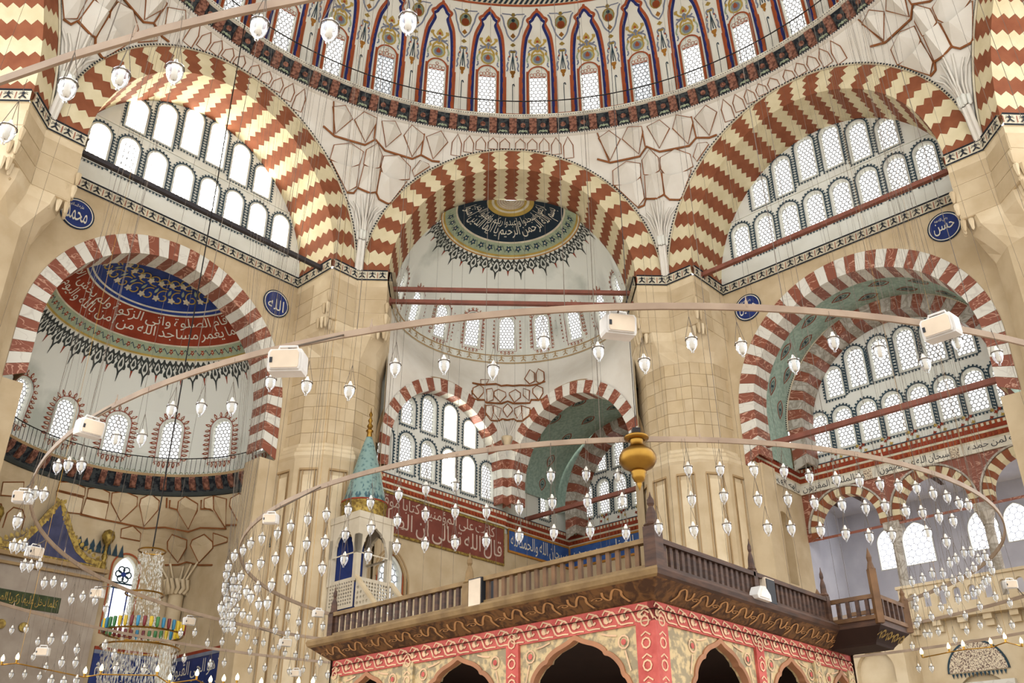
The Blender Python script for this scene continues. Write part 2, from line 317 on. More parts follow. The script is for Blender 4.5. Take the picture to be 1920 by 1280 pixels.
def window_meshes(w, h, border, cell, pane, pointed=0):
    key = (round(w, 3), round(h, 3), border, cell, pane, pointed)
    if key in _WM: return _WM[key]
    mf = lambda x, z, y: (x, y, z); res = {}
    a = archshape(w+.02, h+.01, 0, -.005, 14, pointed); b = archshape(w-.05, h-.05, 0, .025, 14, pointed); mb = MB(); n = len(a)
    for y in (-.02, .24): mb.mesh([mf(x, z, y) for x, z in a]+[mf(x, z, y) for x, z in b], [(i, (i+1) % n, n+(i+1) % n, n+i) for i in range(n)])
    for q in (a, b): mb.mesh([mf(x, z, -.02) for x, z in q]+[mf(x, z, .24) for x, z in q], [(i, (i+1) % n, n+(i+1) % n, n+i) for i in range(n)])
    res['frame'] = meshdata('frame', mb, ['plaster'])
    mb = MB(); mb.poly([mf(x, z, .2) for x, z in b]); res['pane'] = meshdata('pane', mb, [pane])
    mb = MB(); p = cell; R = p/sqrt(3); seen = set(); row = 0; z = .02; bl = [tuple(v) for v in b]      # honeycomb of thin plaster bars
    ins = lambda q: bool(inpoly(np.array([q]), bl)[0])
    while z < h+p:
        x = -w/2-p+(p*.5 if row % 2 else 0)
        while x < w/2+p:
            hx = [(x+R*cos(pi/6+k*pi/3), z+R*sin(pi/6+k*pi/3)) for k in range(6)]
            for k in range(6):
                a0, a1 = hx[k], hx[(k+1) % 6]; key2 = tuple(sorted(((round(a0[0], 3), round(a0[1], 3)), (round(a1[0], 3), round(a1[1], 3)))))
                if key2 in seen: continue
                seen.add(key2); i0, i1 = ins(a0), ins(a1)
                if not (i0 or i1): continue
                if i0 != i1:
                    if i1: a0, a1 = a1, a0
                    lo_, hi_ = 0, 1
                    for _ in range(5):
                        md = (lo_+hi_)/2
                        if ins((a0[0]+(a1[0]-a0[0])*md, a0[1]+(a1[1]-a0[1])*md)): lo_ = md
                        else: hi_ = md
                    a1 = (a0[0]+(a1[0]-a0[0])*lo_, a0[1]+(a1[1]-a0[1])*lo_)
                mb.ribbon([a0, a1], .042, mf, .12, 0)
            x += p
        z += p*.866; row += 1
    res['grille'] = meshdata('grille', mb, ['plaster_grille'])
    if border:
        mb = MB()
        if border == 'crest': crest(mb, w, h); res['painted_border'] = meshdata('painted_border', mb, ['paint_teal'])
        elif border == 'flame': flame(mb, w, h); res['painted_border'] = meshdata('painted_border', mb, ['paint_rust', 'paint_cream'])
        elif border == 'line':
            mb.ribbon(archshape(w+.2, h+.15, 0, -.05, 14), .07, mf, -.04, 0, True); res['painted_border'] = meshdata('painted_border', mb, ['paint_red'])
        elif border == 'dome':
            mb.ribbon(archshape(w+.12, h+.06, 0, 0, 14)[1:], .075, mf, -.04, 0); mb.ribbon(archshape(w+.12, h+.06, 0, 0, 14)[0:1]+archshape(w+.12, h+.06, 0, 0, 14)[-1:], .075, mf, -.04, 0)
            # pierced tracery filling the head of the window
            top = [(x, z) for x, z in archshape(w-.06, h-.04, 0, 0, 14)[2:]]; mb.poly([mf(x, z, .02) for x, z in top]+[mf(-(w-.06)/2, h-w/2-.12, .02), mf((w-.06)/2, h-w/2-.12, .02)][::1], 1)
            for i in range(-2, 3):
                mb.ribbon(disc(i*.15, h-w*.42-.02*abs(i), .085, 1, 8), .025, mf, .01, 0, True)
            mb.ribbon(disc(0, h-w*.2, .07, 1, 8), .025, mf, .01, 0, True); mb.ribbon([(-(w-.1)/2, h-w/2-.1), ((w-.1)/2, h-w/2-.1)], .05, mf, .008, 0)
            res['painted_border'] = meshdata('painted_border', mb, ['paint_red', 'plaster'])
    _WM[key] = res; return res
def place_window(ms, mtx, label, group):
    WN[0] += 1; o = bpy.data.objects.new('window_%d' % WN[0], ms['frame']); COL.objects.link(o); o.matrix_world = mtx
    tag(o, label, 'window', group, 'structure')
    for k, me in ms.items():
        if k == 'frame': continue
        c = bpy.data.objects.new(k, me); COL.objects.link(c); c.parent = o
    return o
def flat_mtx(phi, u, d, z): return Matrix.Translation(P(phi, u, d, z)) @ Matrix.Rotation(-radians(phi), 4, 'Z')
def surf_mtx(mf, s, t0, t1):
    a = Vector(mf(s, t0, 0)); b = Vector(mf(s, t1, 0)); up = (b-a).normalized(); x = (Vector(mf(s+.2, (t0+t1)/2, 0))-Vector(mf(s-.2, (t0+t1)/2, 0))).normalized()
    y = up.cross(x).normalized(); x = y.cross(up)
    return Matrix(((x.x,y.x,up.x,a.x),(x.y,y.y,up.y,a.y),(x.z,y.z,up.z,a.z),(0,0,0,1)))

# ------------------------------------------------------------------ main dome
RD, ZD = 15.6, 30.8
def dome_map(s, t, o=0):
    e = t/RD; r = (RD+o)*cos(e); return (r*sin(radians(s)), r*cos(radians(s)), ZD+(RD+o)*sin(e))
mb = MB(); WAZ = [-85.5+9*i for i in range(20)]; kd = 1/(radians(1)*RD)
holes = [[(a+x*kd/cos(.12), t) for x, t in archshape(.84, 3.2, 0, .28, 12)] for a in WAZ]
outer = [(-90+i*1.5, .0) for i in range(121)]+[(90, .5*i) for i in range(1, 15)]+[(90-i*1.5, 7.5) for i in range(121)]+[(-90, 7.5-.5*i) for i in range(1, 15)]
wall(mb, outer, holes, dome_map, 0, 0, [(-89.25+1.5*i, .45+.5*j) for i in range(120) for j in range(14)], .25)
mb.grid([[dome_map(s, t) for s in range(90, 271, 5)] for t in np.linspace(0, 7.5, 6)]); mb.grid([[dome_map(s, t) for s in range(-90, 271, 5)] for t in np.linspace(7.5, RD*pi/2-.02, 14)])
ceil = struct('ceiling', mb, ['dome_plaster'], 'painted white plaster shell of the great central dome', True)
mb = MB(); dm = lambda x, t, o=0: dome_map(x*9, t, o)
def mirror(pts): return pts+[(-x, y) for x, y in pts[::-1]]
ARC = [(.335,.25),(.333,3.2),(.318,4.2),(.288,5.0),(.245,5.35),(.165,5.72),(.16,5.8),(.205,5.92),(.2,6.0),(.12,6.1),(.1,6.2),(.05,6.33),(0,6.42)]
ARC2 = [(x*.86-.0 if y < 5 else x*.8, y-.02-(.13 if y > 5 else 0)) for x, y in ARC]
# the ribbon width above is in panel units; draw all strokes of a panel with one helper that keeps metres
def stroke(mb, pts, wd, m, o=-.015, closed=False):
    wd *= 1.6
    f = lambda X, t, oo: dome_map(X*kd/cos(t/RD), t, oo)
    mb.ribbon([(x*9/kd*cos(t/RD), t) for x, t in pts], wd, f, o, m, closed)
def fill(mb, pts, m, o=-.018): mb.shape(pts, lambda x, t, oo: dm(x, t, oo), o, m)
mb = MB(); KX = 1/2.3     # panel units per metre (approx.)
stroke(mb, mirror(ARC), .085, 0); stroke(mb, mirror(ARC2), .085, 1); fill(mb, disc(0, 6.47, .075, KX, 8), 0, -.02)
for sx in (-1, 1): stroke(mb, [(sx*.215, .3), (sx*.215, 3.3)], .05, 0)
# palmette ornament over the window
fill(mb, [(0,5.12),(.055,4.95),(.075,4.8),(.05,4.74),(0,4.8),(-.05,4.74),(-.075,4.8),(-.055,4.95)], 2); fill(mb, disc(0, 4.86, .07, KX, 8), 0, -.024)
for sx in (-1, 1):
    stroke(mb, [(sx*a, b) for a, b in [(0,4.5),(.06,4.62),(.12,4.72),(.15,4.85),(.13,4.98)]], .055, 2); stroke(mb, [(sx*a, b) for a, b in [(0,4.72),(.05,4.55),(.12,4.5),(.165,4.58)]], .05, 3)
    stroke(mb, [(sx*a, b) for a, b in [(.02,4.45),(.08,4.35),(.12,4.2),(.115,4.05)]], .06, 2); stroke(mb, [(sx*a, b) for a, b in [(.03,4.5),(.09,4.47),(.17,4.4),(.185,4.28)]], .04, 3)
    stroke(mb, [(sx*a, b) for a, b in [(.16,4.2),(.2,4.05),(.22,3.9),(.2,3.78)]], .05, 4); fill(mb, petal(sx*.17, 4.12, pi/2, .2, .12, KX), 2); stroke(mb, [(sx*a, b) for a, b in [(.2,3.75),(.19,3.6),(.22,3.5)]], .045, 3)
    fill(mb, petal(sx*.17, 4.78, pi/2, .22, .1, KX), 2)
fill(mb, disc(0, 3.93, .34, KX, 12, .95), 2); fill(mb, disc(0, 3.93, .27, KX, 12, .95), 4, -.022); fill(mb, disc(0, 3.92, .2, KX, 12), 3, -.026); fill(mb, [(0,4.14),(.045,3.96),(.03,3.86),(-.03,3.86),(-.045,3.96)], 0, -.03)
fill(mb, disc(0, 4.36, .1, KX, 8, .7), 2); stroke(mb, [(0,4.3),(0,4.75)], .05, 3)
# motif between two panels (half on each side), medallion, lantern on chains, hook
for sx in (-1, 1):
    c = sx*.5
    fill(mb, disc(c, 5.78, .3, KX, 12, 1.15), 2); fill(mb, disc(c, 5.78, .24, KX, 12, 1.15), 4, -.022); fill(mb, disc(c, 5.66, .19, KX, 10), 0, -.026); fill(mb, disc(c, 5.93, .09, KX, 8), 5, -.026)
    fill(mb, disc(c, 6.22, .1, KX, 6), 2); fill(mb, [(c,5.3),(c+.055,5.14),(c,5.02),(c-.055,5.14)], 6); fill(mb, [(c,4.8),(c+.06,4.68),(c,4.58),(c-.06,4.68)], 2)
    for q in (-1, 1):
        if abs(c+q*.05) > .5: continue
        stroke(mb, [(c+q*a, b) for a, b in [(0,4.88),(.05,5.0),(.1,5.14),(.13,5.3),(.15,5.5),(.19,5.7),(.2,5.9),(.23,6.1),(.27,6.2)]], .045, 3)
        stroke(mb, [(c+q*a, b) for a, b in [(.02,6.15),(.06,6.24),(.14,6.24),(.24,6.26)]], .035, 3)
        stroke(mb, [(c+q*a, b) for a, b in [(.0,4.38),(.05,4.42),(.08,4.3),(.05,4.15),(.1,4.0),(.08,3.85)]], .04, 3); stroke(mb, [(c+q*a, b) for a, b in [(.09,3.8),(.12,3.6),(.09,3.45),(.12,3.3)]], .045, 3)
        stroke(mb, [(c+q*.004, 4.1), (c+q*.05, 3.35)], .025, 5); fill(mb, disc(c+q*.07, 4.08, .05, KX, 6), 0)
        stroke(mb, [(c+q*.135, .95), (c+q*.135, 3.0)], .035, 0); stroke(mb, [(c, .95), (c+q*.135, .95)], .05, 0)
    fill(mb, [(c-.055,4.38),(c+.055,4.38),(c+.05,4.28),(c-.05,4.28)], 2); stroke(mb, [(c,4.28),(c,3.4)], .03, 5)
    fill(mb, [(c-.05,3.34),(c+.05,3.34),(c+.055,3.24),(c+.02,3.1),(c+.03,3.04),(c,2.92),(c-.03,3.04),(c-.02,3.1),(c-.055,3.24)], 6)
    stroke(mb, [(c,3.34),(c,3.24)], .05, 0); stroke(mb, [(c+.0,2.55),(c+.012,2.62),(c+.03,2.6),(c+.035,2.5)], .03, 5); stroke(mb, [(c,2.55),(c,1.7)], .02, 5)
pm = meshdata('painted_panel', mb, ['paint_red', 'paint_blue', 'paint_gold', 'paint_bluegrey', 'paint_sage', 'paint_teal', 'paint_ochre'])
for a in WAZ:
    c = bpy.data.objects.new('painted_panel', pm); c.rotation_euler.z = -radians(a); link(c, ceil)
# rope border and dark inscription circle above the panels
mb = MB(); AZ = np.arange(-90, 90.1, 3)
def band(t0, t1, m, o): mb.grid([[dome_map(s, t, o) for s in AZ] for t in (t0, t1)], m)
band(6.62, 6.72, 0, -.02); band(6.72, 7.02, 1, -.018); band(7.02, 7.1, 0, -.02); band(7.1, 9.0, 2, -.02)
for s in np.arange(-90, 90, 1.0): mb.poly([dome_map(a, t, -.024) for a, t in ((s,6.74),(s+.55,6.74),(s+1.25,7.0),(s+.7,7.0))], 3)
for s in np.arange(-90, 90, 3.0): mb.shape(disc(s+1.5, 7.5, .3, 3.7, 10), dome_map, -.026, 4); mb.shape(disc(s, 7.3, .1, 3.7, 8), dome_map, -.026, 0)
ob('painted_border', mb, ['paint_red', 'paint_cream', 'paint_rust', 'paint_darkteal', 'paint_teal'], ceil)
wm = window_meshes(.84, 3.2, 'dome', .2, 'daylit_glass'); wms = window_meshes(.84, 3.2, 'dome', .2, 'shaded_glass')
for i, a in enumerate(WAZ):
    place_window(wms if i in (7, 12) else wm, surf_mtx(dome_map, a, .28, 3.48), '%s arched window from the left around the foot of the great dome' % nth(i), 'windows round the foot of the dome')

# ------------------------------------------------------------------ gallery ring under the dome
ringo = thing('dome_gallery_ring', (0, 15.3, 30.3), 'dark painted corbelled gallery ring with railing under the great dome', 'gallery')
def cyl(s, r, z): return (r*sin(radians(s)), r*cos(radians(s)), z)
AZ2 = np.arange(-110, 110.1, 2)
mb = MB()
def prof(mb, pts, m): mb.grid([[cyl(s, r, z) for s in AZ2] for r, z in pts], m)
prof(mb, [(15.9,30.24),(15.42,30.24),(15.3,30.28),(15.3,30.36)], 0); prof(mb, [(15.34,30.36),(15.3,30.5),(15.22,30.72),(15.02,30.95),(14.98,31.0)], 1); prof(mb, [(15.0,30.98),(14.88,31.0),(14.86,31.12),(14.9,31.18),(15.7,31.2)], 2)
ob('ring_moulding', mb, ['plaster_warm', 'cornice_dark', 'paint_white'], ringo)
mb = MB()
for s in np.arange(-100, 100, .42): mb.poly([cyl(s, 15.29, 30.29), cyl(s+.2, 15.29, 30.29), cyl(s+.2, 15.29, 30.35), cyl(s, 15.29, 30.35)])
for s in np.arange(-100, 100, .42): mb.poly([cyl(s, 14.85, 31.02), cyl(s+.2, 14.85, 31.02), cyl(s+.2, 14.85, 31.06), cyl(s, 14.85, 31.06)])
ob('dentil_dots', mb, ['paint_black'], ringo, kind='stuff')
mb = MB()
for x in (-.17, .17): pass
prf = [(15.36,30.36),(15.18,30.4),(15.12,30.52),(15.14,30.62),(15.02,30.72),(14.95,30.9),(14.95,30.98)]
for x in (-.17, .17): mb.poly([(x, r, z) for r, z in prf]+[(x, 15.4, 30.98)])
mb.grid([[(-.17, r, z) for r, z in prf], [(.17, r, z) for r, z in prf]])
cm = meshdata('corbel', mb, ['corbel_paint'])
for k in range(-26, 27):
    c = bpy.data.objects.new('corbel', cm); c.rotation_euler.z = -radians(k*3.46); link(c, ringo, ringo['_b'])
mb = MB()
for k in range(-26, 26):       # white scrolls on the dark cove between corbels
    a = (k+.5)*3.46; cm_ = lambda s, t, o: cyl(s, float(np.interp(t, [30.36,30.5,30.72,30.95], [15.34,15.3,15.22,15.02]))+o-.012, t)
    for q in (-1, 1): mb.ribbon([(a+q*x, z) for x, z in [(.1,30.45),(.3,30.52),(.65,30.5),(.8,30.42)]], .05, cm_, -.02); mb.ribbon(spiral(a+q*.55, 30.47, .06, 0, 1, 3.7), .03, cm_, -.02)
    mb.shape(disc(a, 30.5, .06, 3.7, 6), cm_, -.02); mb.shape(disc(a, 30.74, .13, 3.7, 8, .7), cm_, -.02, 1)
ob('painted_scrolls', mb, ['paint_sage', 'corbel_paint'], ringo)
rail = MB(); rail.tube([cyl(s, 14.95, 31.98) for s in AZ2], .028, 5)
ob('handrail', rail, ['iron'], ringo)
mb = MB()
for s in np.arange(-99, 99.1, 1.15): mb.box(-.009, .009, -.009, .009, 31.18, 31.98, T=lambda x, y, z, s=s: (cyl(s, 14.95, 0)[0]+x, cyl(s, 14.95, 0)[1]+y, z))
ob('railing_bars', mb, ['iron'], ringo, kind='stuff')

# ------------------------------------------------------------------ striped arches
def apos(tau, a, b, u0, zc):
    if tau < 0: return (u0+a, zc+tau*b)
    if tau > pi: return (u0-a, zc-(tau-pi)*b)
    return (u0+a*cos(tau), zc+b*sin(tau))
def arch(label, phi, d0, d1, u0, zc, ai, bi, ao, bo, n, mats, zig=0, jamb=0, nF=6, nS=12, t0=0, t1=pi, group=None, core='core_mortar', bead=True, gap=.012, back=.1):
    root = thing('striped_arch', P(phi, u0, d0, zc), label, 'arch', group)
    def pt(tau, k, d, e): return P(phi, *(lambda q: (q[0], d+e*.6, q[1]))(apos(tau, ao+(ai-ao)*k+(e if k > .99 else 0), bo+(bi-bo)*k+(e if k > .99 else 0), u0, zc)))
    W = [(i/nF, d0) for i in range(nF+1)]+[(1.0, d0+(d1-d0)*i/nS) for i in range(1, nS+1)]
    step = (t1-t0)/n; edges = [t0+i*step for i in range(-jamb, n+jamb+1)]
    mb = MB(); mb.grid([[pt(t0-jamb*step+(t1-t0+2*jamb*step)*j/40, k, d, .035) for k, d in W] for j in range(41)]); ob('arch_core', mb, [core], root)
    for i in range(len(edges)-1):
        q = 1 if zig else 0; rows = []
        for r in range(4):
            row = []
            for j, (k, d) in enumerate(W):
                z0 = zig*step*(1 if j % 2 else -1)
                row.append((edges[i]+gap*step/2)+z0 if r == 0 else (edges[i+1]-gap*step/2)+z0 if r == 3 else edges[i]+step*(r/3)+z0)
            rows.append(row)
        top = [[pt(t, k, d, 0) for t, (k, d) in zip(row, W)] for row in rows]
        mb = MB(); mb.grid(top)
        for r in (0, 3): mb.grid([top[r], [pt(t, k, d, .06) for t, (k, d) in zip(rows[r], W)]])
        ob('voussoir', mb, [mats[i % 2]], root)
    mb = MB(); mb.grid([[P(phi, *(lambda q: (q[0], d0+.12, q[1]))(apos(t0+(t1-t0)*j/48, ao+e, bo+e, u0, zc))) for j in range(49)] for e in (-.2, max(back, .75 if bead else .1))]); ob('backing', mb, [core], root)
    if bead:
        mb = MB(); pts = [P(phi, *(lambda q: (q[0], d0-.03, q[1]))(apos(t0+(t1-t0)*j/60, ao+.05, bo+.05, u0, zc))) for j in range(61)]; mb.tube(pts, .05, 5, 0)
        for j in range(150):
            t = t0+(t1-t0)*j/150; dt = (t1-t0)/150*.55; A = [apos(x, ao+y, bo+y, u0, zc) for x, y in ((t,.02),(t+dt,.02),(t+dt,.09),(t,.09))]
            mb.poly([P(phi, a, d0-.085, b) for a, b in A], 1)
        ob('beaded_border', mb, ['paint_cream', 'paint_black'], root)
    return root
for phi, who in ((-45, 'over the left tympanum of windows'), (0, 'framing the painted half dome'), (45, 'over the right tympanum of windows'), (-90, 'cut off at the left edge'), (90, 'cut off at the right edge')):
    t0, t1, n = (0, pi, 33)
    if phi == -90: t0, t1, n = 0, pi*13/33, 13
    if phi == 90: t0, t1, n = pi*20/33, pi, 13
    off = 0 if phi != 90 else 0
    arch('great arch of zigzag red and cream stones '+who, phi, D0, D1, 0, ZC, AI, BI, AO, BO, n, ['arch_red', 'arch_cream'], .16, 0, 6, 12, t0, t1)
# ------------------------------------------------------------------ upper tympana with their two rows of windows
LOW = [(-4.08+1.166*i, 24.15, 1.78) for i in range(8)]
UPP = [(-2.9, 26.4, 1.5), (-1.74, 26.45, 1.95), (-.58, 26.7, 2.15), (.58, 26.7, 2.15), (1.74, 26.45, 1.95), (2.9, 26.4, 1.5)]
for phi, nm, sd in ((-45, 'wall_left', 'left'), (45, 'wall_right', 'right')):
    mb = MB(); ws = [(u, z, .8, h) for u, z, h in LOW+UPP]
    wall(mb, arcpts(AI+.06, BI+.06, 0, ZC, 40), [archshape(w, h, u, z, 12) for u, z, w, h in ws], flat(phi, D1), 0, 0, None, .26)
    for z, hw in ((26.2, 4.45),): mb.box(-hw, hw, D1-.05, D1+.02, z, z+.07, T=lambda x, y, zz, p=phi: P(p, x, y, zz))
    struct(nm, mb, ['plaster'], 'white plaster tympanum wall under the great %s arch' % sd)
    for i, (u, z, w, h) in enumerate(ws):
        r = 'lower' if i < 8 else 'upper'; k = i if i < 8 else i-8
        place_window(window_meshes(w, h, 'crest', .175, 'sunlit_glass' if phi < 0 else 'daylit_glass'), flat_mtx(phi, u, D1, z), '%s arched window from the left in the %s row under the great %s arch' % (nth(k), r, sd), 'windows of the %s great tympanum' % sd)
    # iron tie rod
    mb = MB(); mb.box(-U0+.02, U0-.02, 16.55, 16.73, 22.99, 23.16, T=lambda x, y, zz, p=phi: P(p, x, y, zz))
    for u in (-U0+.06, U0-.06): mb.box(u-.04, u+.04, 16.48, 16.8, 22.93, 23.22, T=lambda x, y, zz, p=phi: P(p, x, y, zz))
    tag(ob('tie_beam', mb, ['iron_dark' if phi < 0 else 'iron_tie']), 'iron tie beam crossing in front of the %s great tympanum windows' % sd, 'beam')
for k, (z, d) in enumerate(((23.02, 17.0), (22.4, 17.0))):
    mb = MB(); mb.box(-U0+.02, U0-.02, d-.09, d+.09, z-.08, z+.08)
    for u in (-U0+.06, U0-.06): mb.box(u-.04, u+.04, d-.14, d+.14, z-.13, z+.13)
    tag(ob('tie_beam', mb, ['iron_tie']), 'rust red tie beam spanning the half dome arch, %s of the two' % ('upper', 'lower')[k], 'beam')

# ------------------------------------------------------------------ lower walls of the left and right bays, each with a striped arch
AZC, A2I, B2I, A2O, B2O = 17.15, 4.5, 4.42, 5.18, 5.2
for phi, nm, sd in ((-45, 'wall_mihrab_bay', 'left'), (45, 'wall_gallery_bay', 'right')):
    mb = MB(); hole = arcpts(A2O-.02, B2O-.02, 0, AZC, 40)
    outer = [(U0+.6, 0), (U0+.6, 22.78), (-U0-.6, 22.78), (-U0-.6, 0), (-A2O+.02, 0)]+hole[::-1]+[(A2O-.02, 0)]
    wall(mb, outer, [], flat(phi, D1), 0, 0)
    for q in (-1, 1): mb.box(q*A2I, q*(A2O), D1-.01, D1+1.0, 0, 14.9, T=lambda x, y, zz, p=phi: P(p, x, y, zz))
    struct(nm, mb, ['stone'], 'ashlar wall between piers below the great %s arch' % sd)
    arch('wide round arch of red and white marble stripes '+('before the painted mihrab half dome' if phi < 0 else 'before the green vaulted window bay'), phi, D1-.03, D1+1.0, 0, AZC, A2I, B2I, A2O, B2O, 37, ['marble_red', 'marble_white'], 0, 5, 2, 2, bead=False, gap=.03)
# ------------------------------------------------------------------ calligraphic roundels
RND = [(-45, -4.2, 21.72, 'محمد', 'showing a large looping word beside the far left pier'), (-45, 4.32, 21.6, 'الله', 'with four upright strokes beside the left centre pier'), (45, -4.18, 21.75, 'حسين', 'crossed by the long hoop beside the right centre pier'), (45, 4.14, 21.95, 'حسن', 'high beside the far right pier')]
for phi, u, z, tx, d_ in RND:
    mf = flat(phi, D1); root = thing('calligraphy_roundel', P(phi, u, D1, z), 'blue roundel with white lettering '+d_, 'roundel'); R = .6
    mb = MB(); mb.prism(disc(u, z, R, 1, 32), mf, -.05, .0); dsc = ob('disc', mb, ['cobalt_deep'], root)
    mb = MB(); mb.ribbon(disc(u, z, R*.92, 1, 32), .035, mf, -.06, 0, True); mb.ribbon(disc(u, z, R*1.0, 1, 32), .04, mf, -.056, 1, True); ob('rim', mb, ['paint_white', 'paint_darkteal'], dsc)
    mb = MB(); mb.text(tx, u-R*.66, u+R*.62, z-R*.5, z+R*.36, mf, -.062)
    if tx not in ('الله',): mb.text('رضي الله عنه' if tx != 'محمد' else 'عليه السلام', u-R*.5, u+R*.3, z+R*.34, z+R*.66, mf, -.062)
    ob('lettering', mb, ['paint_white'], dsc)

# ------------------------------------------------------------------ palmette cornice band round piers and walls (z 22.75 - 23.2)
def palmette_band(mb, path, z0=22.76, h=.46, pitch=.44):
    for i in range(len(path)-1):
        a = Vector((*path[i], 0)); b = Vector((*path[i+1], 0)); L = (b-a).length; t = (b-a)/L; nrm = Vector((t.y, -t.x, 0))
        mf = lambda s, zz, o: tuple(a+t*s-nrm*o+Vector((0,0,zz)))
        for q0, q1, o0, o1, m in ((z0, z0+.06, .05, .07, 1), (z0+.06, z0+h-.05, .07, .1, 0), (z0+h-.05, z0+h, .1, .14, 1)):
            mb.mesh([mf(0, q0, -o0), mf(L, q0, -o0), mf(L, q1, -o1), mf(0, q1, -o1)], [(0,1,2,3)], m)
        mb.mesh([mf(0, z0, .2), mf(L, z0, .2), mf(L, z0, -.05), mf(0, z0, -.05)], [(0,1,2,3)], 0); mb.mesh([mf(0, z0+h, .3), mf(L, z0+h, .3), mf(L, z0+h, -.14), mf(0, z0+h, -.14)], [(0,1,2,3)], 0)
        k = max(1, round(L/pitch)); p = L/k
        for j in range(k):
            c = (j+.5)*p; zc = z0+.1; o = -.108
            for q in (-1, 1):
                mb.shape([(c, zc+.16), (c+q*.05, zc+.1), (c+q*.13, zc+.02), (c+q*.12, zc-.02), (c+q*.05, zc+.02), (c, zc+.08)], mf, o, 1)
                mb.ribbon([(c+q*.02, zc+.17), (c+q*.09, zc+.2), (c+q*.15, zc+.15)], .022, mf, o, 1); mb.ribbon([(c+q*.02, zc+.2), (c+q*.08, zc+.25), (c+q*.14, zc+.23)], .018, mf, o, 2)
            mb.shape(petal(c, zc+.12, pi/2, .18, .09), mf, o-.003, 1); mb.ribbon([(c-p*.5, zc-.02), (c-p*.47, zc+.26)], .025, mf, o, 3)
BM = ['paint_cream', 'paint_black', 'paint_teal', 'paint_rust']
def xy(phi, u, d): return P(phi, u, d, 0)[:2]
tn = 0
for phi in (-45, 45):
    mb = MB(); palmette_band(mb, [xy(phi, -U0, D1), xy(phi, U0, D1)]); tn += 1
    struct('trim_%d' % tn, mb, BM, 'palmette painted cornice band along the %s bay wall' % ('left' if phi < 0 else 'right'))

